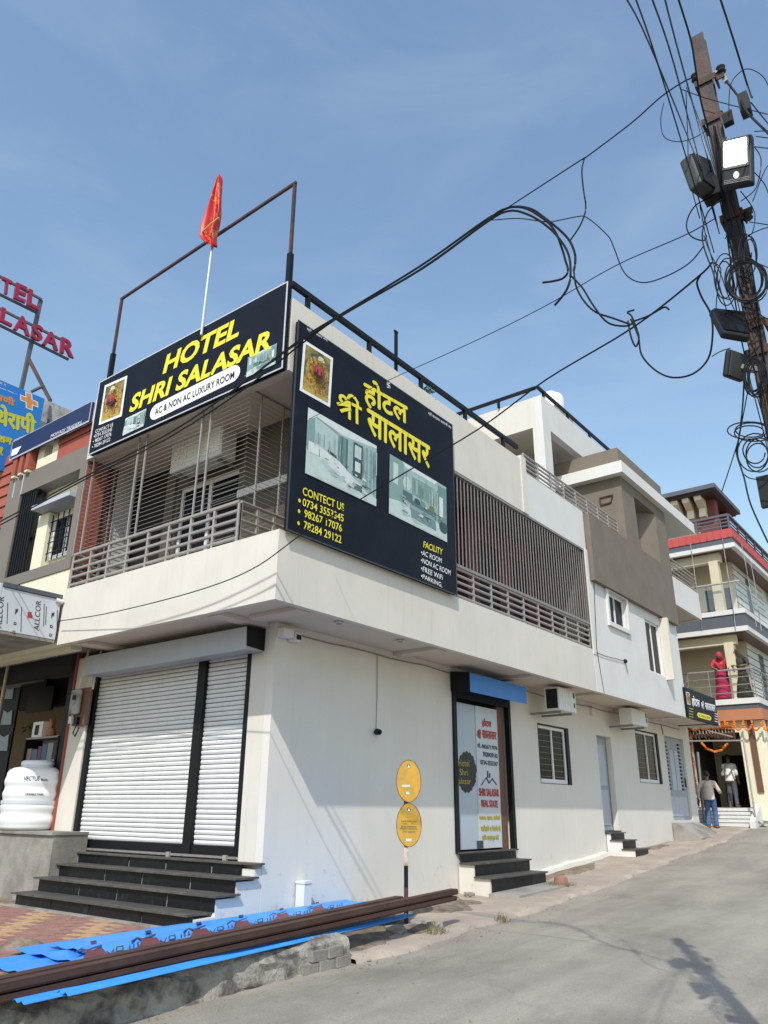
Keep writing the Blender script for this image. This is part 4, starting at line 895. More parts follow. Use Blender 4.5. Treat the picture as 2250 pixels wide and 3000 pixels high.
S_('vent_plate', MB().prism([(p.x+.16*math.cos(2*math.pi*k/24), NY+.249, p.z+.16*math.sin(2*math.pi*k/24)) for k in range(24)], (0, -.02, 0)), M['grilleframe'])
g = S_('window_grille', B(-6.3, -5.55, NY+.06, NY+.11, 6.80, 6.86).box(-6.3, -5.55, NY+.06, NY+.11, 4.98, 5.02).box(-6.3, -5.55, NY+.06, NY+.11, 5.9, 5.93), M['black'])
br = me_of(B(-.016, .016, -.016, .016, 0, 1.86), 'bar', [M['black']])
for k in range(9): place('bar', br, (-6.24+k*.085, NY+.03, 4.95), g)
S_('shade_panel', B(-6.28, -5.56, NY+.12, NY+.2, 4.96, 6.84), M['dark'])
# upper storey with fins, vent box and red band
S_('red_band', B(-5.05, XR, NY+.03, NY+.24, 7.281, 7.58), M['red'])
S_('red_band', B(-5.05, XR, NY+.01, NY+.24, 7.595, 7.75), M['red'])
S_('upper_wall', B(-6.0, XR-.01, NY+.26, NY+.5, 7.601, 8.4), M['oldconc'])
S_('upper_wall', B(-8.6, -6.0, NY+.26, NY+.5, 7.601, 8.4), M['red'])
S_('vent_box', MB().wall('y', NY+.04, .2, -5.79, -5.06, 7.281, 7.9, [(-5.58, -5.28, 7.5, 7.79)]), M['lcream'])
S_('vent_back', B(-5.6, -5.26, NY+.2, NY+.239, 7.49, 7.80), M['sal'])
for k in range(3):
    x = -6.50+k*.24; S_('fin', B(x, x+.13, NY-.08, NY+.25, 7.32, 8.0), M['red']); S_('fin_foot', B(x+.01, x+.12, NY-.07, NY+.2, 7.27, 7.319), M['lcream'])
for k in range(13):
    z = 4.9+k*.235; S_('clapboard', MB().prism([(-6.68, NY+.2, z), (-6.68, NY+.0, z), (-6.68, NY+.03, z+.225), (-6.68, NY+.2, z+.225)], (-2, 0, 0)), M['red'])
S_('grey_parapet', MB().prism([(-7.3, -.35, 7.2), (-7.3, -.35, SX(*z4(800, 700), -7.3).z), (-7.3, 1.6, SX(*z4(1190, 850), -7.3).z), (-7.3, 1.6, 7.2)], (-.2, 0, 0)), M['oldconc'])
S_('roof_slab', B(-9, XR-.05, -.5, 6, 7.1, 7.3), M['cement'])
# ground floor shop: red pillar, dark room, plinth, steps
S_('pillar', B(-4.92, PIL-.004, -.04, .3, .3, 3.9), M['red'])
S_('door_post', B(-5.1, -4.925, -.02, .1, .3, 3.9), M['black'])
S_('back_wall', B(-22, -4.9, 3.0, 3.1, 0, 3.9), mat('shaded_yellow_wall', (.15, .115, .07), .9)); S_('side_wall', B(-4.95, -4.85, .31, 3.0, 0, 3.9), mat('shaded_yellow_wall', (.15, .115, .07), .9))  # yellow darkened so the colour carries the deep shop's shade
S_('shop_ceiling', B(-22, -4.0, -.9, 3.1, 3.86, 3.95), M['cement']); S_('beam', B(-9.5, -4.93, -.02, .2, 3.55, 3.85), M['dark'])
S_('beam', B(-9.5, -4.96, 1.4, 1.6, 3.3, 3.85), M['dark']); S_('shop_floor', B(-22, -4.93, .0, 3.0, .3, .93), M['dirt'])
S_('plinth', B(-9.5, -3.895, -.58, -.001, -.2, .905), M['cement']); S_('plinth_top', B(-9.5, -3.88, -.62, -.002, .906, .945), M['cement'])
S_('plinth_step', B(-9.5, -6.0, -.85, -.581, -.2, .62), M['cement'])
# awning clad in printed film sheet
AX = -3.9
aw = empty('awning', (-4.5, -1.6, 3.76), 'boxed awning wrapped in pale printed film sheet left of the hotel fascia', 'awning')
ob('side_panel', B(AX-.06, AX, -2.04, -A_-.03, 3.79, 4.44), M['foil'], aw)
ob('frame', B(AX-.08, AX+.02, -2.04, -A_-.02, 4.45, 4.52), M['slate'], aw); ob('soffit_panel', B(-8.5, AX-.005, -2.04, -A_-.03, 3.74, 3.785), M['cement'], aw)
ob('top_sheet', B(-8.5, AX-.09, -2.08, -A_-.02, 4.46, 4.5), M['slate'], aw); ob('front_panel', B(-8.5, AX-.001, -2.08, -2.045, 3.74, 4.5), M['foil'], aw)
p8 = lambda x, y: SX(*z8(x, y), AX)
def vtext(s, bl, br, tl, m): text(s, p8, bl, br, tl, m, aw, lift=.004)
vtext('ALLCOR', (418, 548), (445, 225), (362, 535), M['kprint']); vtext('ALLCOR', (15, 520), (45, 180), (-50, 505), M['kprint'])
for q in ((295, 405, 350, 340), (-90, 400, -40, 330)): printed('red_logo', mapped(p8, (q[0], q[1]), (q[2], q[1]+8), (q[0]+2, q[3])), [(M['rprint'], [(0, 0), (1, 0), (1, .5), (.7, .8), (1, 1), (0, 1)])], aw)
for x, y in ((545, 590), (552, 498), (160, 465), (148, 558)): printed('print_mark', mapped(p8, (x-14, y+14), (x+14, y+19), (x-12, y-16)), [(M['kprint'], rect(0, 0, 1, 1)), (M['foil'], rect(.3, .3, .7, .7))], aw)
for x, y in ((570, 375), (178, 335)): printed('print_mark', mapped(p8, (x-18, y+35), (x+14, y+38), (x-14, y-35)), [(M['kprint'], [(0, 0), (.3, .1), (.4, .5), (.6, .2), (.9, .6), (1, 1), (.5, .8), (.1, .9)])], aw)
for x, y0, y1 in ((470, 250, 500), (492, 280, 480), (612, 320, 600), (75, 240, 470), (225, 290, 560)): printed('fine_print', mapped(p8, (x-4, y1), (x+3, y1+1), (x+4, y0)), [(M['lampgrey'], rect(0, 0, 1, 1))], aw)
ob('security_camera', MB().tube([(AX+.01, -A_-.12, 4.42), (AX+.05, -A_-.02, 4.40)], .035, 10).tube([(AX+.05, -A_-.02, 4.40), (AX+.055, -A_-.0, 4.40)], .02, 8), M['ac'], label='small white camera at the awning corner', cat='camera')
# navy trader's board
nb = empty('trader_signboard', (-5.4, NY-.1, 7.74), 'long navy board with white trader lettering on the shop house', 'signboard')
n0, n1, n2, n3 = FY(*z7(65, 1235), NY-.1), FY(*z7(590, 1010), NY-.1), FY(*z7(85, 1130), NY-.1), FY(*z7(618, 875), NY-.1)
nz0, nz1 = (n0.z+n1.z)/2, (n2.z+n3.z)/2
ob('panel', B(n0.x, -3.9, NY-.1, NY-.04, nz0, nz1), M['navyblue'], nb); ob('edge_trim', MB().wall('y', NY-.104, .01, n0.x-.01, -3.895, nz0-.03, nz1+.008, [(n0.x+.006, -3.905, nz0+.004, nz1-.004)]), M['grilleframe'], nb)
pn = lambda x, y: FY(*z4(x, y), NY-.1)
text('MOIYADI TRADERS', pn, (820, 1290), (1318, 1065), (835, 1235), M['wprint'], nb, lift=.005)
printed('corner_flash', mapped(pn, (180, 1590), (290, 1545), (200, 1480)), [(M['wprint'], [(0, 0), (.85, 0), (1.4, 1), (0, 1)])], nb)
printed('small_print', mapped(pn, (222, 1340), (480, 1225), (224, 1325)), [(M['foil'], rect(0, .1, 1, .8))], nb)
# blue therapy billboard, edge on to the street
BXX = -7.05
pb = lambda x, y: SX(*z4(x, y), BXX)
bt = (SX(*z7(290, 860), BXX)); by1 = bt.y; bz1 = (bt.z+SX(*z7(0, 735), BXX).z)/2
bb = empty('billboard', (BXX, by1-1, 7.6), 'sky blue board with yellow and orange Devanagari lettering and an orange cross', 'billboard')
ob('panel', B(BXX-.08, BXX, by1-3.2, by1, 7.6, bz1), M['bill'], bb)
ob('post', B(BXX-.2, BXX-.09, by1-.5, by1-.4, 6.5, bz1), M['lampgrey'], bb)
q = mapped(pb, (320, 880), (630, 880+115), (318, 560)); 
printed('cross', mapped(pb, (330, 760), (620, 880), (322, 500)), [(M['wprint'], [(.0, .32), (.3, .32), (.3, -.02), (.68, -.02), (.68, .32), (1, .32), (1, .68), (.68, .68), (.68, 1.02), (.3, 1.02), (.3, .68), (0, .68)]), (mat('orange_print', (.55, .23, .06), .5, var=.05), [(.04, .36), (.34, .36), (.34, .03), (.64, .03), (.64, .36), (.96, .36), (.96, .64), (.64, .64), (.64, .98), (.34, .98), (.34, .64), (.04, .64)])], bb)
text('थेरापी', pb, (-60, 1060), (560, 1235), (-40, 740), mat('lime_print', (.5, .5, .03), .5, var=.03), bb, bold=.02)
text('वाणी', pb, (-120, 640), (225, 775), (-110, 520), mat('orange_print', (.55, .23, .06), .5, var=.05), bb, bold=.012)
text('पेशन', pb, (-150, 1310), (185, 1400), (-145, 1175), mat('lime_print', (.5, .5, .03), .5, var=.03), bb, bold=.014)
text('र', pb, (-20, 1560), (40, 1575), (-18, 1440), mat('lime_print', (.5, .5, .03), .5, var=.03), bb, bold=.014)
text('सेवाराम जयतु ।।', pb, (-60, 470), (265, 595), (-58, 440), M['wprint'], bb)
text('नमः ।।', pb, (-40, 405), (90, 450), (-38, 370), M['wprint'], bb)
# red rooftop letters on a bar frame
LX = -7.9
pl7 = lambda x, y: SX(*z7(x, y), LX)
lt = empty('rooftop_letters', (LX, 0, 9.8), 'crimson standing letters on a dark bar frame against the sky', 'sign')
def letter(s, bl, br, tl):
    O = pl7(*bl); U = pl7(*br)-O; Vv = pl7(*tl)-O; V, F = glyphs(s, .03)
    vs, fs = fitmap(V, F, O, U, Vv, .07); mb = MB()
    for f in fs: mb.prism([vs[i] for i in f], (-.07, 0, 0))
    ob('letter', mb, M['ltxt'], lt)
letter('T', (0, 170), (62, 200), (10, 72)); letter('E', (82, 212), (155, 245), (98, 110)); letter('L', (168, 255), (243, 292), (180, 150))
letter('L', (-10, 360), (68, 398), (5, 270)); letter('A', (80, 412), (185, 462), (88, 305)); letter('S', (195, 470), (265, 500), (205, 370)); letter('A', (268, 508), (368, 555), (276, 408)); letter('R', (382, 562), (470, 602), (392, 462))
letter('O', (-90, 128), (-12, 164), (-82, 30)); letter('A', (-120, 308), (-20, 356), (-112, 205))
for a, b in (((0, 58), (278, 212)), ((0, 175), (245, 296)), ((0, 268), (400, 470)), ((0, 375), (450, 600))):
    a0, b0 = pl7(*a), pl7(*b); a0 = b0+(a0-b0)*2.2; ob('bar', MB().bar(a0-Vector((.05, 0, 0)), b0-Vector((.05, 0, 0)), .05), M['slate'], lt)
a0, b0 = pl7(278, 212), pl7(148, 785); ob('post', MB().bar(a0-Vector((.1, 0, 0)), (LX-.1, b0.y, b0.z-1.2), .08), M['slate'], lt)
a0, b0 = pl7(200, 590), SX(*z7(325, 870), -7.35); ob('brace', MB().bar(a0-Vector((.1, 0, 0)), b0, .07), M['rustpipe'], lt)
ob('brace', MB().bar(pl7(205, 812), SX(*z7(275, 778), -7.5), .05), M['slate'], lt); ob('brace', MB().bar(b0, SX(*z7(315, 1015), -7.25), .05), M['slate'], lt)
# water tank on the plinth
tc_ = FY(80, 2430, -.2); R_ = .47
tk = empty('water_tank', (tc_.x, tc_.y, .945), 'white ribbed plastic water tank standing on the shop plinth', 'water tank')
prof = [(.40, 0), (.44, .03)]
for k in range(41):
    z = .05+k*.02; prof.append((R_*(1-.045*(.5+.5*math.cos((z-.05)*2*math.pi/.2))), z))
prof += [(.45, .88), (.42, .93), (.36, .965), (.27, .985), (.25, .99), (.25, 1.0)]
ob('body', MB().lathe(prof, (tc_.x, tc_.y, .947), 48), M['tank'], tk, smooth=True)
ob('lid', MB().lathe([(.25, 0), (.262, .012), (.262, .06), (.23, .085), (.08, .095)], (tc_.x, tc_.y, .947+1.001), 32), M['tank'], tk, smooth=True)
band = MB(); 
for i in range(36):
    for z in (.40, .455): t = 2*math.pi*i/36; band.v.append((tc_.x+(R_+.004)*math.cos(t), tc_.y+(R_+.004)*math.sin(t), .947+z))
for i in range(36): j = (i+1) % 36; band.f.append((2*i, 2*j, 2*j+1, 2*i+1)); band.m.append(0)
ob('label_band', band, M['foil'], tk)
def curved_text(s, px0, px1, z0, z1, m):
    V, F = glyphs(s, .02); xs = [v[0] for v in V]; ys = [v[1] for v in V]; a0, a1, b0, b1 = min(xs), max(xs), min(ys), max(ys)
    view = math.atan2(CAM.y-tc_.y, CAM.x-tc_.x); mb = MB(); vs = []
    for v in V:
        s_ = px0+(px1-px0)*(v[0]-a0)/(a1-a0); t = view+math.asin(max(-.98, min(.98, s_/R_))); vs.append((tc_.x+(R_+.003)*math.cos(t), tc_.y+(R_+.003)*math.sin(t), .947+z0+(z1-z0)*(v[1]-b0)/(b1-b0)))
    mb.add(vs, F); ob('lettering', mb, m, tk)
curved_text('VECTUS', -.18, .06, .755, .825, M['nprint']); curved_text('Bath', .09, .19, .755, .79, M['lampgrey']); curved_text('DURABLE TANK', -.11, .16, .53, .565, M['nprint'])
# glass shelf of boxed goods inside the shop
sc_ = FY(*z9(320, 1060), .25)
sx0, sx1 = FY(*z9(225, 930), .25).x, FY(*z9(440, 930), .25).x
shf = empty('display_shelf', ((sx0+sx1)/2, .25, .95), 'dark glass display shelf inside the shop behind the tank', 'shelf')
for z in (1.25, 1.65, 2.05, 2.45): ob('shelf_board', B(sx0, sx1, .12, .45, z, z+.03), M['bars'], shf)
for x in (sx0, sx1-.04): ob('upright', B(x, x+.04, .12, .45, .94, 2.47), M['black'], shf)
cols = [(120, 55, 75), (66, 96, 140), (150, 150, 146), (80, 100, 92), (135, 112, 78), (92, 78, 100), (150, 124, 116), (70, 108, 130)]
nm = ['magenta', 'blue', 'white', 'grey green', 'tan', 'violet grey', 'pale pink', 'steel blue']
lev = ['bottom', 'second', 'third', 'top']
for j, z in enumerate((1.28, 1.68, 2.08)):
    x = sx0+.06; k = 0
    while x < sx1-.22:
        w_ = random.uniform(.1, .2); c = (k+j*3) % 8
        ob('goods_box', B(x, x+w_, .16, .34, z+.001, z+random.uniform(.16, .3)), pc(*cols[c]), label='%s box, %s from the left on the %s shelf of the display' % (nm[c], ['first', 'second', 'third', 'fourth', 'fifth', 'sixth', 'seventh', 'eighth', 'ninth', 'tenth', 'eleventh', 'twelfth', 'thirteenth', 'fourteenth', 'fifteenth'][k], lev[j]), cat='box', group='goods on the display shelf'); x += w_+.02; k += 1
p = FY(*z8(490, 1450), .25); t = empty('clock_carton', (p.x, .25, 2.481), 'white carton with a black picture on top of the display shelf', 'box')
ob('carton', B(p.x-.2, p.x+.14, .16, .36, 2.481, 2.76), M['ac'], t); ob('picture', B(p.x-.1, p.x+.02, .150, .158, 2.53, 2.70), M['black'], t)
p = FY(*z8(585, 1430), .3); t = empty('figurine', (p.x, .3, 2.481), 'small terracotta figurine on top of the display shelf', 'figurine')
ob('body', MB().lathe([(.07, 0), (.09, .08), (.06, .16), (.04, .2), (.06, .25), (.05, .31), (.01, .33)], (p.x, .3, 2.481), 12), M['orange'], t, smooth=True); ob('arm', MB().tube([(p.x, .28, 2.63), (p.x+.1, .24, 2.7), (p.x+.06, .22, 2.8)], .02, 6), M['orange'], t)
p = FY(*z8(430, 1285), 1.2)
tv = empty('wall_television', (p.x, 1.2, p.z-.25), 'black wall television in the dim shop', 'television'); ob('screen', B(p.x-.5, p.x+.5, 1.2, 1.25, p.z-.25, p.z+.25), M['black'], tv); ob('hanger', B(p.x-.05, p.x+.05, 1.26, 1.4, p.z-.1, p.z+.6), M['black'], tv)
# clothes rack board at the left
p = FY(*z8(90, 1350), .3)
rk = empty('garment_board', (p.x, .3, .95), 'black board of hanging white goods at the left shop edge', 'display')
ob('board', B(p.x-.75, p.x+.35, .3, .34, .95, 3.5), M['black'], rk)
for q, r in (((100, 1215), .16), ((75, 1475), .2), ((30, 1745), .22), ((95, 1000), .1)):
    c = FY(*z8(*q), .28); ob('garment', MB().prism([(c.x-r, .28, c.z-r*.7), (c.x+r, .28, c.z-r*.8), (c.x+r*.8, .28, c.z+r*.6), (c.x, .28, c.z+r*.4), (c.x-r*.9, .28, c.z+r*.7)], (0, .015, 0)), pc(150, 160, 170), rk)
p0, p1 = FY(*z8(95, 870), -.1), FY(*z8(5, 1380), -.1)
ob('door_pole', MB().tube([p0, (p1.x-.05, -.1, .95)], .03, 6), M['lyellow'], label='pale yellow wooden pole leaning at the shop entrance', cat='pole')
p = FY(*z8(320, 1650), .5)
pp = empty('potted_plant', (p.x, .5, .95), 'small green potted plant beside the display shelf', 'plant'); leaves((p.x, .5, p.z+.05), 26, .16, .07, M['leaf'], pp); ob('stem', MB().tube([(p.x, .5, 1.2), (p.x, .5, p.z)], .012, 5), M['leaf'], pp); ob('pot', MB().lathe([(.1, 0), (.15, .25), (.16, .25)], (p.x, .5, .95), 14), M['orange'], pp)
# electricity meter box
c = FY(*z8(805, 1320), -.14)
mt = empty('meter_box', (c.x, -.1, c.z-.3), 'dusty grey electricity meter on a brown wooden board between shop and hotel', 'meter box')
bevel(ob('case', B(c.x-.14, c.x+.13, -.16, -.075, c.z-.20, c.z+.22), M['oldconc'], mt), .04, 3); ob('board', B(c.x-.1, c.x+.36, -.072, -.045, c.z-.38, c.z+.24), M['wood'], mt)
ob('dial', B(c.x-.05, c.x+.06, -.165, -.161, c.z+.04, c.z+.12), M['lampcase'], mt); ob('fuse', B(c.x+.02, c.x+.12, -.12, -.073, c.z-.36, c.z-.24), M['black'], mt); ob('fuse', B(c.x-.14, c.x-.06, -.12, -.073, c.z-.34, c.z-.22), M['ac'], mt)
ob('conduit', MB().tube([(c.x, -.1, c.z+.2), (c.x+.06, -.09, c.z+.5), (c.x+.12, -.07, c.z+1.15)], .016, 6), M['ac'], mt)
ob('wire', MB().tube([(c.x+.1, -.1, c.z-.36), (c.x+.04, -.11, c.z-.5), (c.x+.1, -.1, c.z-.56), (c.x+.18, -.1, c.z-.42)], .012, 5), M['cable'], mt)
ob('conduit', MB().tube([(c.x+.36, -.06, c.z+.2), (c.x+.38, -.05, c.z+.55), (c.x+.42, -.03, c.z+.9)], .018, 6), M['ac'], mt)

# ------------------------------------------------------------------ building material lying on the low wall
def channel(name, p, q, label, w=.085, h=.10, th=.012, group='red oxide steel channels on the low wall'):
    p, q = Vector(p), Vector(q); d = (q-p).normalized(); a = d.cross(Vector((0, 0, 1))).normalized(); b = a.cross(d).normalized()
    prof = [(-w/2, -h/2), (w/2, -h/2), (w/2, -h/2+th*1.4), (-w/2+th, -h/2+th*1.4), (-w/2+th, h/2-th*1.4), (w/2, h/2-th*1.4), (w/2, h/2), (-w/2, h/2)]
    V = [p+a*x+b*y for x, y in prof]+[q+a*x+b*y for x, y in prof]; n = len(prof); mb = MB()
    mb.add(V, [(i, (i+1) % n, n+(i+1) % n, n+i) for i in range(n)])
    for o, rv in ((0, 1), (n, 0)):
        for f in ((0, 1, 2, 3), (0, 3, 4, 7), (4, 5, 6, 7)): mb.f.append(tuple(o+i for i in (f if rv else f[::-1]))); mb.m.append(0)
    return ob(name, mb, M['beam'], label=label, cat='steel beam', group=group)
bl0, br0 = Vector((1.66, -4.8, -.03)), Vector((1.72, 1.72, .29))
up_ = lambda v: Vector((0, 0, v))
channel('steel_channel', bl0+up_(.032), br0+up_(-.030), 'lowest dark red steel channel of the pile, rusty edge facing the road', -.11, .05)
channel('steel_channel', bl0+Vector((-.015, -.1, .100)), br0+Vector((-.015, .06, .040)), 'upper dark red steel channel lying on the lowest one', -.10, .065)
channel('steel_channel', bl0+Vector((-.14, .1, .095)), br0+Vector((-.14, -.95, .0)), 'shorter dark red steel channel lying just behind the pair by the road', -.11, .10)
def sheet(name, x0, x1, y0, y1, z0, z1, label, ribs=3, skew=0., wv=.020):
    mb = MB(); prof = []
    n = ribs*4
    for i in range(n+1):
        u = i/n; ph = i % 4; prof.append((x0+(x1-x0)*(u+(.35/n if ph == 1 else -.35/n if ph == 2 else 0)), wv if ph in (1, 2) else 0))
    for y, z in ((y0, z0), (y1, z1)):
        for x, h in prof: mb.v.append((x+(skew if y == y1 else 0), y, z+h))
    m = len(prof)
    for i in range(m-1): mb.f.append((i, i+1, m+i+1, m+i)); mb.m.append(0)
    o = ob(name, mb, M['blue'], label=label, cat='roofing sheet', group='blue roofing sheets on the terrace')
    md = o.modifiers.new('thick', 'SOLIDIFY'); md.thickness = .003; md.offset = -1
    return o
sheets = [sheet('roofing_sheet', .10, 1.02, -3.55, 1.35, .02, .07, 'lowest blue profiled sheet, its end farthest left on the pavers', 3, -.02),
          sheet('roofing_sheet', -.16, 1.14, -3.1, 1.75, .048, .10, 'middle blue profiled sheet with dark printed marks', 3, -.05),
          sheet('roofing_sheet', .12, 1.36, -2.85, 1.5, .078, .135, 'topmost blue profiled sheet with a row of dark red printed flashes', 4, -.1)]
sheet('roofing_sheet', 1.79, 1.96, -3.75, .95, .03, .12, 'narrow blue sheet strip in front of the steel channels', 2, -.28, .018)
sheet('roofing_sheet', 1.72, 1.90, -4.05, .45, .015, .095, 'second narrow blue strip half hidden under the channels', 2, -.22, .015)
# printed flashes on the uppermost sheet
top_s = sheets[2]
def on_sheet(y, x, dz): t = (y+2.85)/4.35; return Vector((x-.1*t, y, .078+.057*t+dz))
red_q = [(278, 2793), (438, 2759), (586, 2731), (709, 2707), (827, 2684), (932, 2663)]
oxp = mat('oxide_print', (.13, .025, .035), .5)
def zs_at(p): t = (p.y+2.85)/4.35; return .078+.057*t
def spot(px, py):
    z = .12
    for i in range(6): p = GZ(px, py, z); z = zs_at(p)+.0215
    return p
for i, (cx, cy) in enumerate(red_q):
    k = 1-.09*i; sl_ = -.215
    P = lambda dx, dy: spot(cx+dx*k, cy+dy*k+dx*k*sl_)
    ob('red_flash', MB().poly([P(-38, 12), P(40, 14), P(22, -11), P(-22, -13)]), oxp, top_s)
    mb = MB()
    mb.poly([P(62, 10), P(84, 10), P(84, -6), P(62, -6)]); mb.poly([P(100, 8), P(104, 8), P(104, -2), P(100, -2)]); mb.poly([P(112, 8), P(116, 8), P(116, -4), P(112, -4)]); mb.poly([P(124, 8), P(129, 8), P(129, -6), P(124, -6)])
    for q0, q1 in (((-60, -14), (-40, -22)), ((-40, -22), (-24, -14)), ((-24, -14), (20, -20)), ((34, 2), (46, 12)), ((46, 12), (56, -2))):
        mb.poly([P(q0[0], q0[1]-2.5), P(q0[0], q0[1]+2.5), P(q1[0], q1[1]+2.5), P(q1[0], q1[1]-2.5)])
    mb.poly([P(-12, -30), P(6, -30), P(4, -38), P(-14, -38)])
    tag(ob('ink_mark', mb, M['nprint'], top_s), kind='stuff')
    ob('print_window', MB().poly([P(66, 6)+Vector((0, 0, .001)), P(80, 6)+Vector((0, 0, .001)), P(80, -2)+Vector((0, 0, .001)), P(66, -2)+Vector((0, 0, .001))]), M['blue'], top_s)
# mud heap at the left end of the sheets
mb = MB(); c = GZ(60, 2775, 0); n = 20; V = [(c.x, c.y, .08)]
for rr, h in ((.35, .07), (.7, .035), (1, -.01)):
    for k in range(n): t = 2*math.pi*k/n; w = rr*(1+.2*math.sin(3*t)+.12*math.sin(7*t+rr)); V.append((c.x+  .34*w*math.cos(t), c.y+.2*w*math.sin(t), h*random.uniform(.7, 1.2)))
F = [(0, 1+k, 1+(k+1) % n) for k in range(n)]
for r in range(2): F += [(1+r*n+k, 1+(r+1)*n+k, 1+(r+1)*n+(k+1) % n, 1+r*n+(k+1) % n) for k in range(n)]
ob('soil_heap', MB().add(V, F), M['dirt'], smooth=True, kind='stuff', label='small heap of brown soil on the pavers left of the sheets')
# white pipe stub against the wall
p = SX(893, 2640, .12); t = empty('pipe_stub', (.12, p.y, 0), 'short white boxed pipe standing against the side wall', 'pipe'); ob('box', B(.02, .17, p.y-.07, p.y+.07, -.02, .40), M['white'], t); ob('cap', B(.01, .18, p.y-.08, p.y+.08, .401, .43), M['white'], t)
# yellow twin oval sign on a post
Pp = GR(1190, 2718); Pp.z = pave_z(Pp.x, Pp.y)
nrm = Vector((CAM.x-Pp.x, CAM.y-Pp.y, 0)).normalized(); ee = Vector((-nrm.y, nrm.x, 0))
sg = empty('utility_marker', Pp, 'yellow marker of two stacked oval plates on a striped post by the wall', 'sign')
def post(z0, z1, m, nm_='post'): ob(nm_, MB().bar(Pp+Vector((0, 0, z0-Pp.z)), Pp+Vector((0, 0, z1-Pp.z)), .055, .05, up=tuple(nrm)), m, sg)
post(-.12, .36, M['rust']); post(.361, .62, M['black']); post(.621, .88, mat('chipped_white_post', (.55, .46, .38), .8, var=.2, scale=20, col2=(.35, .2, .14), mixscale=14)); post(.881, 1.8, M['rust'])
for z0, z1 in ((1.395, 1.945), (.845, 1.39)):
    c = Pp+ee*.04+nrm*.04; rx, rzz = .168, (z1-z0)/2; zc = (z0+z1)/2
    ring = lambda s: [c+ee*(rx*s*math.cos(2*math.pi*k/40))+Vector((0, 0, zc-c.z+rzz*s*math.sin(2*math.pi*k/40))) for k in range(40)]
    pl_o = ob('plate', MB().prism(ring(1), nrm*.004), M['yellowsign'], sg)
    rim = [p_+nrm*.003 for p_ in ring(.985)]; ob('rim', MB().tube(rim+[rim[0]], .005, 4), M['wood'], pl_o)
    F0 = lambda u, v, l=.0: c+ee*(rx*u)+Vector((0, 0, zc-c.z+rzz*v))+nrm*(.0055+l)
    def pr_(nm2, shp): printed(nm2, lambda a, b, l=0.: F0(a, b, l*.3), shp, pl_o)
    pr_('emblem', [(M['leaf'], ell(0, .7, .14, .1, 10)), (M['wprint'], [(-.09, .63), (.09, .63), (0, .78)])])
    def line(s, z, w, h, m):
        V, F = glyphs(s, .0); vs, fs = fitmap(V, F, F0(-w, z-h), F0(w, z-h)-F0(-w, z-h), F0(-w, z+h)-F0(-w, z-h), .0012); ob('lettering', MB().add(vs, fs), m, pl_o)
    if z0 > 1: pr_('sticker', [(M['foil'], rect(-.55, -.28, .1, -.18))]); pr_('sticker', [(M['foil'], rect(-.22, -.62, .05, -.5))])
    else:
        line('GAS PIPELINE', .16, .62, .035, M['kprint']); line('CNG        PNG', .05, .5, .03, M['kprint']); line('BEFORE EXCAVATION', -.08, .62, .035, M['kprint']); line('EMERGENCY CONTACT NO.', -.18, .68, .035, M['kprint']); line('0734 2550203', -.31, .5, .04, M['wood']); pr_('sticker', [(M['foil'], rect(-.25, -.74, .2, -.62))])
# brick stub with grass by the road
p = GR(1645, 2600); t = empty('brick_stub', (p.x, p.y, pave_z(p.x, p.y)), 'stub of a red brick pillar in a tuft of grass', 'brick')
zz = pave_z(p.x, p.y); ob('stub', MB().lathe([(.14, -.05), (.13, .06), (.11, .14), (.06, .17), (.01, .17)], (p.x, p.y, zz), 9), M['pave_r'], t)
def tuft(c, n, r, h, m, parent=None, name='grass'):
    mb = MB()
    for i in range(n):
        a = random.uniform(0, 6.28); d = r*random.random()**.5; b = Vector((c[0]+d*math.cos(a), c[1]+d*math.sin(a), c[2])); l = Vector((random.gauss(0, .5), random.gauss(0, .5), 1)).normalized()*h*random.uniform(.5, 1.2); s = Vector((math.sin(a), -math.cos(a), 0))*.008
        mb.poly([b-s, b+s, b+l])
    return ob(name, mb, m, parent)
tuft((p.x, p.y, zz-.01), 160, .30, .12, M['drygrass'], t)
for i, (q, n_, r_, l) in enumerate((((1280, 2745), 40, .15, 'dry grass tuft beside the broken kerb right of the sign post'), ((1560, 2565), 50, .25, 'dry grass along the wall base right of the hooded door steps'), ((1470, 2700), 30, .12, 'small dry tuft in the pavement edge below the hooded door'), ((2005, 2448), 60, .25, 'dry weeds at the foot of the sloping ramp'))):
    p = GR(*q); ob_ = tuft((p.x, p.y, pave_z(p.x, p.y) if p.x < 1.9 else rz(p.y)), n_, r_, .14, M['drygrass'], None, 'grass_tuft'); tag(ob_, l, 'grass')

# grit, pebbles and scraps along the broken edge and on the road
mb = MB(); rg = random.Random(21)
def bit(x, y, z, r):
    n = 5; a0 = rg.uniform(0, 6); P = [(x+r*rg.uniform(.6, 1.3)*math.cos(a0+2*math.pi*k/n), y+r*rg.uniform(.6, 1.3)*math.sin(a0+2*math.pi*k/n)) for k in range(n)]
    mb.add([(a, b, z-.004) for a, b in P]+[(x+r*.2, y, z+r*rg.uniform(.3, .7))], [(k, (k+1) % n, n) for k in range(n)])
for i in range(520):
    y = rg.uniform(-1.5, 19); e = interp(y, EDGE); x = e+rg.gauss(.1, .28)
    bit(x, y, (pave_z(x, y) if x < e and y > -.5 else rz(y)+.006), rg.uniform(.005, .018))
for i in range(260):
    y = rg.uniform(-3.5, 14); x = rg.uniform(2, 7); bit(x, y, rz(y)+.008, rg.uniform(.004, .010))
for i in range(220):
    y = rg.uniform(-5.5, -.3); x = wx(y)+.08+abs(rg.gauss(0, .16)); bit(x, y, rz(y)+.006, rg.uniform(.006, .022))
for i in range(160):
    y = rg.uniform(.2, 15); x = abs(rg.gauss(.08, .15)); bit(x, y, pave_z(x, y), rg.uniform(.006, .02))
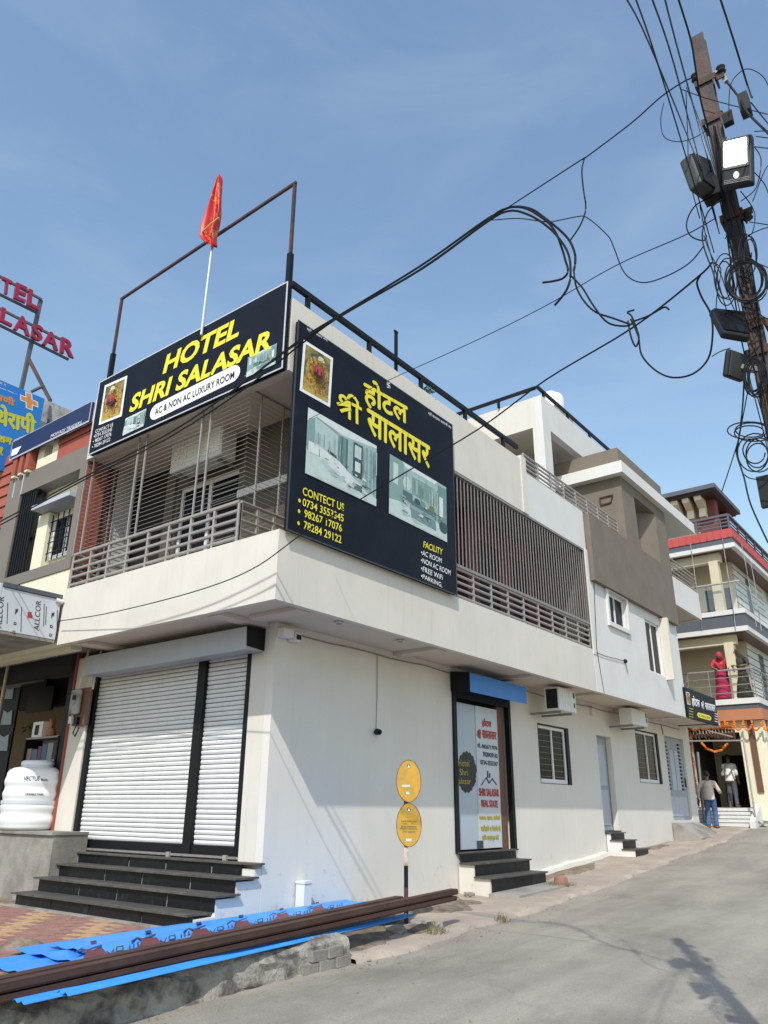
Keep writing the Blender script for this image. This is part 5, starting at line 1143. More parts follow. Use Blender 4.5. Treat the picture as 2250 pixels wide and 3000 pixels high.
ob('grit', mb, mat('grey_brown_grit', (.20, .17, .135), .95, var=.4, scale=9), kind='stuff', label='grit and pebbles scattered along the road edge and pavement')
# ------------------------------------------------------------------ the house at the end of the street
YF = 20.0
def zb2(x, y): return (1950+x*.22607, 1350+y*.22607)
def zb3(x, y): return (1950+x*.2849, 1850+y*.2849)
f2 = lambda x, y, Y=YF: FY(*zb2(x, y), Y)
f3 = lambda x, y, Y=YF: FY(*zb3(x, y), Y)
house = empty('corner_house', (-2, YF+4, .9), 'cream three storey house with slate balconies, coral parapet and hipped roof', 'building')
K = lambda n, mb, m, **k: ob(n, mb, m, house, **k)
XC = 1.75; XW = -7.; YB = YF+13
def ledge(n, z0, z1, m, out=0., x1=XC, y0=YF):
    return K(n, MB().box(XW, x1+out, y0-out, YB, z0, z1), m)
zA = f3(1000, 760); 
Zt = lambda x, y: f2(x, y).z
# levels measured on the corner
za = f3(1010, 680).z       # first floor white edge, corner
S1w = (f3(1000, 730).z, f3(985, 672).z); S1g = (f3(1005, 785).z, S1w[0]); S1o = (f3(1010, 900).z, S1g[0])
ledge('white_edge', S1w[0]+.004, S1w[1], M['white'], .02); ledge('slate_band', S1g[0]+.004, S1w[0], M['slate'], -.03); ledge('terracotta_band', S1o[0], S1g[0], M['orange'], .05)
c2 = f2(1030, 1955); S2g = (f2(1060, 2140).z+.02, f2(1035, 1960).z-.02); S2w = (S2g[1], f2(1020, 1905).z); S2b = (f2(1075, 2170).z, S2g[0])
ledge('white_edge', S2w[0]+.004, S2w[1], M['white'], .04); ledge('slate_band', S2g[0]+.004, S2w[0], M['slate'], .0); ledge('white_edge', S2b[0]-.06, S2g[0], M['white'], .04)
S3w = (f2(880, 1105).z, f2(875, 1060).z); S3g = (S3w[1], f2(862, 985).z); S3c = (S3g[1], f2(855, 870).z)
ledge('white_edge', S3w[0]-.03, S3w[1], M['white'], .06); ledge('slate_band', S3g[0]+.004, S3g[1]-.004, M['slate'], .0)
cor = ledge('coral_parapet', S3c[0], S3c[1], M['coral'], .03)
for k in range(28):
    x = XC-.12-k*.24; ob('sheet_rib', B(x, x+.03, YF-.05, YF-.031, S3c[0]+.02, S3c[1]-.01), M['coral'], cor)
for k in range(24): y = YF+.1+k*.24; ob('sheet_rib', B(XC+.031, XC+.05, y, y+.03, S3c[0]+.02, S3c[1]-.01), M['coral'], cor)
# balcony storeys: ceiling, back walls, pillar
for z0, z1, nm_ in ((S1w[1], S2b[0]-.06, 1), (S2w[1], S3w[0]-.03, 2)):
    K('balcony_ceiling', B(XW, XC-.1, YF+.1, YB, z1-.03, z1-.001), M['pvcbrown'])
    BYw = YF+1.6; fq = (lambda x, y: f2(x, y, BYw)) if nm_ == 2 else (lambda x, y: f3(x, y, BYw))
    xs_ = f2(890, 1600, BYw).x if nm_ == 2 else f3(850, 350, BYw).x
    da, db, dc, dd, dt = [(f2(502, 1700, BYw).x, f2(650, 1700, BYw).x, f2(757, 1700, BYw).x, f2(868, 1700, BYw).x, f2(580, 1675, BYw).z), (f3(500, 400, BYw).x, f3(645, 400, BYw).x, f3(715, 400, BYw).x, f3(800, 400, BYw).x, f3(560, 352, BYw).z)][0 if nm_ == 2 else 1]
    dt = min(dt, z1-.3)
    K('back_wall', MB().wall('y', BYw, .2, XW, xs_, z0, z1-.031, [(da, db, z0+.02, dt), (dc, dd, z0+.02, dt)]), M['lyellow'])
    for a, b in ((da, db), (dc, dd)): K('door', B(a, b, BYw+.06, BYw+.12, z0+.02, dt), M['slate'])
    K('side_wall', MB().wall('x', xs_, .18, BYw+.201, YB, z0, z1-.031, [(YF+3.4, YF+4.2, z0+.02, z0+2.0)]).box(xs_-.18, xs_, BYw+.001, BYw+.2, z0, z1-.031), M['sal'])
    K('door', B(xs_-.08, xs_-.05, YF+3.4, YF+4.2, z0+.02, z0+2.0), M['slate'])
    for k in range(9): K('groove', B(xs_-.001, xs_+.014, YF+1.62, YF+6, z0+.35+k*.26, z0+.375+k*.26), M['slate'])
    pa = f2(650, 1700).x if nm_ == 2 else f3(670, 400).x
    K('pillar', B(pa-.15, pa+.15, YF+.2, YF+.5, z0, z1-.031), M['lyellow'])
    K('pillar', B(XC-.35, XC-.05, YF+6.8, YF+7.2, z0, z1-.031), M['white'])
    K('lintel', B(XW, pa+.25, YF+.22, YF+.5, z1-.35, z1-.032), M['lyellow'])
# balcony railings
rl = K('railing', MB().tube([(XW, YF+.04, S1w[1]+.95), (XC-.05, YF+.04, S1w[1]+.95), (XC-.05, YB, S1w[1]+.95)], .035, 6), M['bars'])
for z in (.2, .45, .7): ob('tube', MB().tube([(-1.6, YF+.04, S1w[1]+z), (XC-.05, YF+.04, S1w[1]+z), (XC-.05, YB, S1w[1]+z)], .015, 5), M['bars'], rl)
for k in range(6): ob('post', MB().bar((XC-.06-k*.7, YF+.04, S1w[1]), (XC-.06-k*.7, YF+.04, S1w[1]+.95), .03), M['bars'], rl)
for k in range(1, 6): ob('post', MB().bar((XC-.06, YF+.04+k*1.1, S1w[1]), (XC-.06, YF+.04+k*1.1, S1w[1]+.95), .03), M['bars'], rl)
rl = K('glass_railing', MB().tube([(XW, YF+.0, S2w[1]+.95), (XC-.0, YF+.0, S2w[1]+.95), (XC-.0, YB, S2w[1]+.95)], .04, 6), M['steel'])
for k in range(5): ob('pane', B(XC-.02-(k+1)*1.1+.03, XC-.04-k*1.1, YF-.004, YF+.004, S2w[1]+.05, S2w[1]+.9), M['clearglass'], rl)
for k in range(5): ob('pane', B(XC-.004, XC+.004, YF+.05+k*1.1, YF+1.12+k*1.1, S2w[1]+.05, S2w[1]+.9), M['clearglass'], rl)
rl = K('roof_railing', MB().bar((XW, YF+.02, S3c[1]+.52), (XC-.02, YF+.02, S3c[1]+.52), .08).bar((XC-.02, YF+.06, S3c[1]+.52), (XC-.02, YB, S3c[1]+.52), .08), M['slate'])
for z in (.12, .25, .38): ob('tube', MB().tube([(XW, YF+.02, S3c[1]+z), (XC-.02, YF+.02, S3c[1]+z), (XC-.02, YB, S3c[1]+z)], .03, 5), M['slate'], rl)
for k in range(7): ob('post', MB().bar((XC-.03-k*1.1, YF+.02, S3c[1]), (XC-.03-k*1.1, YF+.02, S3c[1]+.52), .06), M['slate'], rl)
for k in range(1, 9): ob('post', MB().bar((XC-.03, YF+.02+k*1.2, S3c[1]), (XC-.03, YF+.02+k*1.2, S3c[1]+.52), .06), M['slate'], rl)
# roof pavilion
rc = f2(625, 275, YF-.2); rb = f2(630, 310, YF-.2)
rx1 = rc.x; rz1 = rc.z
ry1 = SX(*zb2(960, 620), rx1).y
rf = K('pavilion_roof', MB().prism([(XW, YF-.2, rz1-.18), (rx1, YF-.2, rz1-.18), (rx1, ry1, rz1-.18), (XW, ry1, rz1-.18)], (0, 0, .16)), M['slate'])
ob('soffit', MB().box(XW, rx1-.15, YF-.05, ry1-.1, rz1-.26, rz1-.181), mat('dark_brown_soffit', (.045, .03, .03), .6), rf)
pA = GZ(*zb2(748, 692), rz1-.262); pB = GZ(*zb2(515, 512), rz1-.262)
wy = pB.y
for px in (95, 245, 405):
    c = FY(*zb2(px, 450), YF+.1)
    ob('corbel', MB().prism([(c.x-.12, wy, rz1-1.0), (c.x-.12, wy-.25, rz1-.95), (c.x-.12, YF+.55, rz1-.62), (c.x-.12, YF+.12, rz1-.42), (c.x-.12, YF+.08, rz1-.265), (c.x-.12, wy, rz1-.265)], (.24, 0, 0)), M['lcream'], rf)
rbm = mat('red_brown_plaster', (.17, .055, .04), .8, var=.1)
K('pavilion_pillar', B(pA.x-.13, pA.x+.13, pA.y-.1, pA.y+.16, S3c[1]-.1, rz1-.261), rbm)
K('pavilion_pillar', B(pB.x-.3, pB.x+.3, wy, wy+.4, S3c[1]-.1, rz1-.262), rbm); K('pavilion_wall', B(XW, pB.x-.31, wy+.1, wy+.3, S3c[1]-.1, rz1-.262), mat('tan_wall', (.36, .25, .17), .8))
K('roof_deck', B(XW, XC-.1, YF+.1, YB, S3c[1]-.3, S3c[1]-.12), M['cement'])
# ground floor: entrance bay with steps
ex0, ex1 = f3(240, 1130).x, f3(760, 1130).x
gz = f3(620, 1985, YF-.4).z
K('entrance_wall', MB().wall('y', YF+.15, .25, XW, XC-.0, .3, S1o[0]-.004, [(ex0, ex1, gz+.5, S1o[0]-.35)]), M['lcream'])
K('street_wall', B(XC-.25, XC-.002, YF+.41, YB, .3, S1o[0]-.004), M['sal'])
px_ = f3(905, 1150, YF+.1); K('brown_strip', B(px_.x-.10, px_.x+.08, YF+.09, YF+.148, 1.9, S1o[0]-.01), M['wood']); K('brown_strip', B(XC-.001, XC+.05, YF+.8, YF+1.05, 1.6, S1o[0]-.01), M['wood'])
K('lobby_back', MB().wall('y', YF+2.8, .1, ex0-1, ex1+1, .3, S1o[0]-.01, [(ex0+.2, ex0+.95, .6, 3.2), (ex1-.6, ex1+.1, .6, 3.4)]), M['lyellow'])
K('lobby_dark', B(ex0-1, ex1+1, YF+4.5, YF+4.6, .3, 4.4), M['dark']); K('lobby_side', B(ex1+.02, ex1+.06, YF+.4, YF+2.8, .3, S1o[0]-.01), M['lyellow']); K('lobby_side', B(ex0-.06, ex0-.02, YF+.4, YF+2.8, .3, S1o[0]-.01), M['dark'])
K('lobby_floor', B(ex0-1, ex1+1, YF+.4, YF+4.5, .3, gz+.5), M['white']); K('lobby_ceiling', B(ex0-1, ex1+1, YF+.41, YF+4.5, S1o[0]-.3, S1o[0]-.005), M['pvcbrown'])
stp = empty('house_steps', ((ex0+ex1)/2, YF-.2, gz), 'grey and white striped entrance steps of the far house', 'steps')
for k in range(5):
    y0 = YF-.75+k*.18; ob('step', B(ex0-.1, ex1+.12, y0, YF+.14, gz-.05+k*.11, gz+.055+k*.11), M['white'], stp); ob('nosing', B(ex0-.1, ex1+.12, y0-.012, y0+.06, gz+.057+k*.11, gz+.07+k*.11), M['slate'], stp)
ob('cheek', MB().prism([(ex1+.14, YF-.85, gz-.1), (ex1+.14, YF-.85, gz+.1), (ex1+.14, YF+.13, gz+.6), (ex1+.14, YF+.13, gz-.1)], (.16, 0, 0)), M['white'], stp)
# pipe pandal frame with marigold garlands
pa_, pb_ = f3(245, 1128, YF-.6), f3(800, 1122, YF-.6)
pn_ = empty('pipe_gateway', ((pa_.x+pb_.x)/2, YF-.6, gz), 'thin steel pipe gateway frame in front of the far house entrance', 'frame')
ob('crossbar', MB().tube([pa_, pb_], .025, 6), M['steel'], pn_)
q_ = f3(935, 1975, YF-.6); ob('post', MB().tube([pb_, (q_.x, YF-.6, q_.z)], .028, 6), M['steel'], pn_); q2 = f3(400, 1960, YF-.6); ob('post', MB().tube([f3(330, 1240, YF-.6), (q2.x, YF-.6, q2.z)], .04, 6), M['bars'], pn_)
ob('stay', MB().tube([f3(430, 1020, YF-.6), f3(690, 1085, YF-.6)], .02, 5), M['steel'], pn_)
def garland(pts, label, r=.034, Y=YF-.12, m='marigold'):
    mb = MB(); P = [f3(*p, Y) for p in pts]
    for a, b in zip(P, P[1:]):
        n = max(1, int((b-a).length/.045))
        for i in range(n): c = a.lerp(b, i/n); mb.ball(c+Vector((random.uniform(-.012, .012), 0, random.uniform(-.012, .012))), r*random.uniform(.8, 1.15), n=6, m=4)
    return ob('garland', mb, M[m], label=label, cat='garland', group='marigold garlands on the far house')
sw = [('first', 545, 640), ('second', 605, 710), ('third', 700, 795), ('fourth', 795, 890), ('fifth', 885, 985), ('sixth', 1000, 1060)]
for nm_, a, b in sw:
    m_ = (a+b)/2; pts = [(a+(b-a)*t, 925+90*math.sin(math.pi*t)**.8) for t in [i/10 for i in range(11)]]
    garland(pts, 'orange marigold swag below the terracotta band, %s from the left' % nm_)
garland([(240, 1000), (255, 1100), (265, 1250), (290, 1450), (320, 1650), (345, 1800)], 'rusty marigold string hanging down the left side of the entrance', .04, YF-.5, 'drymarigold')
garland([(240, 1005), (300, 1020), (360, 1000), (420, 1010), (470, 1000), (540, 1000), (600, 985), (690, 985)], 'dark marigold string along the top of the pipe gateway', .045, YF-.5, 'drymarigold')
garland([(370, 1150), (430, 1210), (500, 1235), (570, 1225), (640, 1140)], 'drooping marigold arc across the entrance opening', .04, YF-.4)
vd = MB()
for k in range(14): a = f3(250+k*33, 1005, YF-.45); vd.prism([(a.x, YF-.45, a.z), (a.x+.09, YF-.45, a.z), (a.x+.08, YF-.45, a.z-.28-.06*(k % 3)), (a.x+.01, YF-.45, a.z-.26)], (0, .01, 0))
ob('cloth_valance', vd, mat('dark_fabric_valance', (.07, .035, .02), .9, var=.3, scale=12), label='dark fringed valance above the far entrance', cat='valance')
# light strings down the facade
for i, (pts, l) in enumerate((([(322, 1070), (335, 1180), (370, 1420), (395, 1680), (450, 1900), (470, 2180)], 'leftmost light string hanging down the far house'), ([(738, 1010), (760, 1180), (830, 1600), (880, 1950), (910, 2200)], 'middle light string hanging from the coral parapet'), ([(985, 1080), (1040, 1350), (1110, 1750), (1180, 2150)], 'light string over the street side of the far house'), ([(1090, 1250), (1150, 1560), (1190, 1850), (1240, 2200)], 'light string nearest the pole on the far house'))):
    ob('light_string', MB().tube([f2(*p, YF-.12) for p in pts], .012, 4), M['oldconc'], label=l, cat='light string', group='light strings on the far house')
# hotel rear balcony between the two buildings
rp = [SX(*zb2(*q), B_) for q in ((95, 1490), (470, 2050), (430, 1700))]
rb_ = empty('rear_balcony', (B_-.5, 16.2, 6.9), 'white cantilevered balcony with steel railing at the far end of the hotel', 'balcony')
ob('slab', MB().prism([(B_-.1, 14.63, 6.95), (B_, 14.63, 6.95), (B_, rp[1].y, 6.95), (-2, rp[1].y, 6.95), (-2, rp[1].y-.1, 6.95), (B_-.1, rp[1].y-.1, 6.95)], (0, 0, .86)), M['white'], rb_)
ob('floor', B(-2, B_-.11, 14.63, rp[1].y-.11, 6.98, 7.1), M['soffit'], rb_)
for z in (.1, .25, .4, .55, .7): ob('tube', MB().tube([(B_-.05, 14.65, 7.81+z*.85), (B_-.05, rp[2].y-.02, 7.81+z*.85)], .022, 6), M['steel'], rb_)
ob('post', MB().bar((B_-.05, rp[2].y-.04, 7.8), (B_-.05, rp[2].y-.04, 8.42), .04), M['steel'], rb_)

# ------------------------------------------------------------------ people
def remesh(mb, name, m, parent, vox=.02, smooth=2):
    me = bpy.data.meshes.new(name); me.from_pydata(mb.v, [], mb.f); o = bpy.data.objects.new(name, me); COL.objects.link(o)
    md = o.modifiers.new('r', 'REMESH'); md.mode = 'VOXEL'; md.voxel_size = vox
    sm = o.modifiers.new('s', 'SMOOTH'); sm.iterations = smooth; sm.factor = .5
    dg = bpy.context.evaluated_depsgraph_get(); me2 = bpy.data.meshes.new_from_object(o.evaluated_get(dg)); bpy.data.objects.remove(o)
    r = MB(); r.v = [tuple(v.co) for v in me2.vertices]; r.f = [tuple(p.vertices) for p in me2.polygons]; r.m = [0]*len(r.f)
    return ob(name, r, m, parent, smooth=True)
def person(base, yaw, label, pose, top, low, hair=True, scarf=None, skirt=None, lean=0.):
    """pose: shoulders, elbows and hands in body space (x right, y forward, z up, metres, standing 1.68)"""
    base = Vector(base); R3 = Matrix.Rotation(yaw, 3, 'Z')
    T = lambda p: base + R3 @ Vector((p[0], p[1]+lean*max(0, p[2]-.95), p[2]-abs(lean)*.25*max(0, p[2]-.95)))
    root = empty('person', base, label, 'person')
    b = MB()
    tb = lambda mb, pts, rr, n=10: mb.tube([T(p) for p in pts], rr, n)
    hd = pose.get('head', (0, .02, 1.56))
    b.ball(T(hd), .078, .092, .112, 14, 10); tb(b, [(hd[0]*.6, .0, 1.36), (hd[0]*.9, hd[1]*.7, 1.48)], [.06, .052])
    b.ball(T((hd[0], hd[1]+.095, hd[2]-.012)), .016, .02, .022, 6, 5)
    for s in (-1, 1): b.ball(T((hd[0]+s*.082, hd[1], hd[2])), .012, .02, .03, 6, 5)
    tb(b, [(0, 0, .88), (0, .0, 1.02), (0, .01, 1.2), (0, .0, 1.36)], [.13, .115, .135, .09])
    for s, key in ((-1, 'l'), (1, 'r')):
        sh, el, ha = (s*.175, 0, 1.34), pose[key+'e'], pose[key+'h']
        tb(b, [(s*.08, 0, 1.33), sh, el, ha], [.06, .052, .04, .028]); d = (Vector(ha)-Vector(el)).normalized(); hv = Vector(ha)
        pc_ = hv+d*.05; tb(b, [tuple(hv), tuple(pc_)], [.03, .034])
        side = d.cross(Vector((0, 0, 1))); side = side.normalized() if side.length > .1 else Vector((1, 0, 0))
        for k in range(4): o_ = pc_+side*(-.027+.018*k); L_ = (.06, .072, .068, .052)[k]; tb(b, [tuple(o_-d*.02), tuple(o_+d*L_*.5+Vector((0, .006, -.004))), tuple(o_+d*L_+Vector((0, .016, -.016)))], [.0095, .009, .0075], 6)
        tb(b, [tuple(hv+side*.02), tuple(hv+side*.045+d*.035), tuple(hv+side*.05+d*.06)], [.011, .010, .008], 6)
        lk = pose.get(key+'k', (s*.1, .02, .48)); lf = pose.get(key+'f', (s*.11, 0, .07))
        tb(b, [(s*.085, 0, .9), lk, lf], [.088, .058, .042]); tb(b, [(lf[0], lf[1]-.05, .045), (lf[0]+s*.02, lf[1]+.15, .035)], [.042, .032])
    remesh(b, 'body', M['skin'], root, .016)
    c = MB()
    tb(c, [(0, -.005, .82), (0, -.005, .95), (0, .01, 1.12), (0, .01, 1.25), (0, .0, 1.39)], [.175, .165, .165, .16, .085], 14)
    for s, key in ((-1, 'l'), (1, 'r')):
        sh, el, ha = Vector((s*.185, 0, 1.335)), Vector(pose[key+'e']), Vector(pose[key+'h'])
        end = el+(ha-el)*pose.get('sleeve', .1); tb(c, [(s*.07, 0, 1.34), tuple(sh), tuple(el), tuple(end)], [.075, .072, .06, .055])
    remesh(c, 'shirt' if not skirt else 'blouse', top, root, .022)
    g = MB()
    if skirt:
        tb(g, [(0, 0, 1.0), (0, 0, .85), (.0, .02, .5), (0, .03, .04)], [.16, .2, .23, .28], 16)
        remesh(g, 'skirt', skirt, root, .03)
    else:
        tb(g, [(0, 0, .8), (0, 0, .98)], [.165, .15])
        for s, key in ((-1, 'l'), (1, 'r')):
            lk = pose.get(key+'k', (s*.1, .02, .48)); lf = pose.get(key+'f', (s*.11, 0, .07)); tb(g, [(s*.085, 0, .88), lk, (lf[0], lf[1], .09)], [.105, .085, .072])
        remesh(g, 'trousers', low, root, .02)
        for s, key in ((-1, 'l'), (1, 'r')):
            lf = pose.get(key+'f', (s*.11, 0, .07)); f = MB(); tb(f, [(lf[0], lf[1]-.06, .05), (lf[0]+s*.01, lf[1]+.05, .05), (lf[0]+s*.025, lf[1]+.18, .035)], [.05, .052, .04]); ob('shoe', f, M['wood'], root, smooth=True)
    if scarf:
        s_ = MB(); s_.ball(T((hd[0], hd[1]-.015, hd[2]+.02)), .105, .108, .125, 14, 10); tb(s_, [(hd[0]-.02, hd[1]-.06, hd[2]-.02), (-.06, -.07, 1.38), (-.1, -.1, 1.15)], [.09, .13, .13]); tb(s_, [(hd[0], -.02, 1.38), (.14, .1, 1.22), (.05, .15, 1.05)], [.09, .08, .06])
        remesh(s_, 'head_scarf', scarf, root, .022)
    elif hair:
        h_ = MB(); h_.ball(T((hd[0], hd[1]-.022, hd[2]+.028)), .088, .092, .1, 14, 10); ob('hair', h_, M['hair'], root, smooth=True)
    return root
checked = mat('grey_pink_check_shirt', (.56, .49, .45), .85, var=.2, scale=40); denim = mat('blue_denim', (.06, .12, .26), .85, var=.35, scale=14)
mp_ = f3(480, 1972, YF-1.0); mz = f3(480, 1972, YF-1.0)
fb = GR(2090, 2414)
man_y = YF-1.15; m0 = FY(2088, 2412, man_y)
person((m0.x, m0.y, rz(man_y)-.0), rad(8), 'man in pale checked shirt and blue jeans seen from behind, walking to the far entrance',
       dict(le=(-.30, -.04, 1.08), lh=(-.33, .06, .84), re=(.30, .06, 1.10), rh=(.30, .26, 1.05), head=(0, .03, 1.57), rk=(.1, .12, .5), rf=(.11, .04, .10), lk=(-.1, .02, .48), lf=(-.11, -.08, .07), sleeve=.85), checked, denim)
w0 = f3(715, 1850, YF+1.2)
person((w0.x, YF+1.2, gz+.5), rad(-10), 'man in white shirt and dark trousers standing inside the far entrance',
       dict(le=(-.24, -.02, 1.08), lh=(-.24, .05, .84), re=(.24, -.02, 1.08), rh=(.24, .05, .84), sleeve=.3), M['wprint'], M['slate'])
redm = mat('red_sari', (.40, .02, .05), .7, var=.3, scale=10, col2=(.55, .12, .12), mixscale=9, mixlo=.55, mixhi=.6); mag = mat('magenta_skirt', (.30, .012, .06), .8, var=.15)
a = f3(590, 600, YF+.32); person((a.x, YF+.36, S1w[1]), rad(180+25), 'woman in red sari and head scarf leaning on the far balcony rail', dict(le=(-.3, .12, 1.12), lh=(-.18, .3, 1.02), re=(.3, .12, 1.12), rh=(.2, .3, 1.02), head=(.04, .16, 1.50), sleeve=.2), redm, None, scarf=redm, skirt=mag, lean=.28)
blk = mat('black_patterned_sari', (.02, .02, .016), .8, var=.4, scale=14, col2=(.10, .08, .03), mixscale=12, mixlo=.58, mixhi=.64)
a = f3(800, 600, YF+.32); person((a.x, YF+.4, S1w[1]), rad(180-5), 'woman in black patterned sari standing at the far balcony rail', dict(le=(-.3, .1, 1.12), lh=(-.14, .26, 1.08), re=(.3, .1, 1.12), rh=(.12, .27, 1.1), head=(.08, .06, 1.55), sleeve=.15), blk, None, scarf=blk, skirt=blk, lean=.1)
# boulder at the foot of the house and weed by the ramp
c = f3(975, 1960, YF-.3); stone(c.x, c.y, .2, 'pale boulder at the foot of the far house corner', 'oldconc', z=c.z-.1)
c = GR(1990, 2452); t = empty('broken_post', (c.x, c.y, rz(c.y)), 'crumbling cement stub at the road end of the ramp', 'post'); ob('stub', MB().lathe([(.14, -.05), (.12, .15), (.1, .35), (.05, .42), (.01, .42)], (c.x, c.y, rz(c.y)+.04), 8), M['cement'], t)
# ------------------------------------------------------------------ the street pole with lamps and wires
PX, PY = 7.10, -3.0
pv_ = lambda x, y, Y=PY: FY(x, y, Y)
ptop = pv_(2074, 100); PX = pv_(2160, 700).x
pole = empty('street_pole', (PX, PY, rz(PY)), 'rusty steel rail pole hung with lamps and coiled wires', 'pole')
zt_p = ptop.z
ob('shaft', MB().prism([(PX-.043, PY-.045, rz(PY)-.3), (PX+.043, PY-.045, rz(PY)-.3), (PX+.043, PY-.03, rz(PY)-.3), (PX+.012, PY-.022, rz(PY)-.3), (PX+.012, PY+.022, rz(PY)-.3), (PX+.043, PY+.03, rz(PY)-.3), (PX+.043, PY+.045, rz(PY)-.3), (PX-.043, PY+.045, rz(PY)-.3), (PX-.043, PY+.03, rz(PY)-.3), (PX-.012, PY+.022, rz(PY)-.3), (PX-.012, PY-.022, rz(PY)-.3), (PX-.043, PY-.03, rz(PY)-.3)], (0, 0, zt_p-rz(PY)+.3)), M['pole'], pole)
ob('web_plate', B(PX-.040, PX+.040, PY-.029, PY-.0235, rz(PY), zt_p-.02), M['pole'], pole)
def clamp(py, h=.05): z = pv_(2160, py).z; return ob('clamp', MB().wall('y', PY-.055, .11, PX-.07, PX+.07, z-h/2, z+h/2, [(PX-.058, PX+.058, z-h, z+h)]).box(PX-.07, PX+.07, PY-.06, PY-.0555, z-h/2, z+h/2).box(PX+.058, PX+.12, PY-.03, PY-.02, z-h/2, z+h/2), M['rust'], pole)
for py in (205, 330, 640, 980, 1060): clamp(py)
# insulator shackles near the top
def shackle(px, py, dx):
    p = pv_(px, py, PY-.02); ob('insulator', MB().lathe([(.02, 0), (.032, .01), (.022, .03), (.032, .05), (.02, .06)], (p.x, p.y, p.z-.03), 10), M['lampcase'], pole); ob('arm', MB().bar(p, (PX+(.05 if dx > 0 else -.05), PY-.02, p.z), .022), M['bars'], pole)
shackle(2038, 228, -1); shackle(2112, 205, 1); shackle(2128, 642, 1); shackle(2190, 632, 1)
ob('bracket', MB().bar(pv_(2108, 200), pv_(2128, 240), .028), M['oldconc'], pole)
ob('junction_box', bevel and B(*(lambda p: (p.x-.05, p.x+.06, PY-.16, PY-.06, p.z-.07, p.z+.07))(pv_(2098, 590))), M['black'], pole)
ob('junction_box', B(*(lambda p: (p.x-.03, p.x+.03, PY-.1, PY-.05, p.z-.04, p.z+.04))(pv_(2142, 372))), M['black'], pole)
ob('cable_box', B(*(lambda p: (p.x-.03, p.x+.03, PY-.2, PY-.12, p.z-.075, p.z+.075))(pv_(2182, 308, PY-.16))), M['lampcase'], pole)
# lamps
def lamp(label, corners, Y, depth, lit=False, m='lampcase', fin=True):
    """flood lamp whose face outline is given by its photo pixels on the plane y = Y(at each corner)"""
    P = [FY(x, y, yy) for (x, y), yy in zip(corners, Y)]; c = sum(P, Vector())/4
    n = (P[1]-P[0]).cross(P[3]-P[0]).normalized()
    if n.dot(CAM-c) < 0: n = -n
    t = empty('street_lamp', c, label, 'street lamp', 'flood lamps on the pole')
    o = ob('housing', MB().prism(P, n*(-depth)), M[m], t); bevel(o, .018, 3)
    ob('arm', MB().bar(c-n*depth*.8, (PX, PY, c.z), .03), M['bars'], t)
    return t, P, n, c
emit_m = mat('lamp_glow', (1., 1., .93), .4, var=0, emit=14)
t, P, n, c = lamp('lit square flood lamp shining from the pole front', [(2113, 548), (2206, 530), (2203, 388), (2110, 410)], [PY-.30, PY-.33, PY-.22, PY-.19], .05)
ul = lambda a, b, l: P[0].lerp(P[1], a).lerp(P[3].lerp(P[2], a), b)+n*l
ob('diffuser', MB().prism([ul(a, b, .006) for a, b in ((.13, .38), (.83, .38), (.83, .90), (.13, .90))], n*.004), emit_m, t)
ob('bezel', MB().prism([ul(a, b, .002) for a, b in ((.06, .32), (.91, .32), (.91, .96), (.06, .96))], n*.0035), M['lampgrey'], t)
ob('sensor', MB().prism([ul(.5+.09*math.cos(2*math.pi*k/16), .16+.075*math.sin(2*math.pi*k/16), .004) for k in range(16)], n*.006), M['ac'], t)
for k in range(3): ob('rib', MB().prism([ul(a, b, .001) for a, b in ((.1, .03+k*.03), (.9, .03+k*.03), (.9, .04+k*.03), (.1, .04+k*.03))], n*.004), M['bars'], t)
t, P, n, c = lamp('unlit grey flood lamp turned left beside the lit lamp', [(2055, 530), (2108, 570), (2078, 470), (2022, 445)], [PY-.30, PY-.1, PY-.06, PY-.26], .09, m='lampgrey')
ob('cover', MB().prism([P[0].lerp(c, .1)+n*.001, P[1].lerp(c, .1)+n*.001, P[2].lerp(c, .1)+n*.001, P[3].lerp(c, .1)+n*.001], n*.012), M['lampcase'], t)
t, P, n, c = lamp('dark flood lamp tilted to the road below the coiled wires', [(2118, 970), (2202, 985), (2178, 912), (2082, 902)], [PY-.30, PY-.2, PY-.05, PY-.12], .05)
ob('cover', MB().prism([q.lerp(c, .12)+n*.001 for q in P], n*.008), M['glass'], t)
t, P, n, c = lamp('flat dark flood lamp seen edge on, lowest on the pole in view', [(2130, 1102), (2180, 1120), (2190, 1038), (2140, 1020)], [PY-.26, PY-.06, PY-.06, PY-.26], .035)
ob('cover', MB().prism([q.lerp(c, .12)+n*.001 for q in P], n*.006), M['lampgrey'], t)
ob('panel_lamp', B(*(lambda p: (p.x-.02, p.x+.12, PY-.1, PY-.06, p.z-.09, p.z+.09))(pv_(2246, 1455))), M['lampcase'], label='dark lamp casing low on the pole at the right picture edge', cat='lamp')

# ------------------------------------------------------------------ overhead wires
def smooth(P, k=5):
    if len(P) < 3: return P
    out = []
    for i in range(len(P)-1):
        a, b, c, d = P[max(i-1, 0)], P[i], P[i+1], P[min(i+2, len(P)-1)]
        for j in range(k):
            t = j/k; out.append(.5*((2*b)+(c-a)*t+(2*a-5*b+4*c-d)*t*t+(3*b-a-3*c+d)*t**3))
    return out+[P[-1]]
WPX = 1
def wire(pts, Y, r, label, name='overhead_wire', m='cable', group='overhead wires', grp=True, k=5):
    """Y: one depth plane, or its values at the first and last point"""
    n = len(pts); ys = [Y]*n if not isinstance(Y, (tuple, list)) else ([Y[0]+(Y[1]-Y[0])*i/(n-1) for i in range(n)] if len(Y) == 2 else list(Y))
    P = smooth([FY(x, y, yy) for (x, y), yy in zip(pts, ys)], k)
    return ob(name, MB().tube(P, r*.86, 5), M[m], label=label, cat='wire', group=group)
YC = -2.5
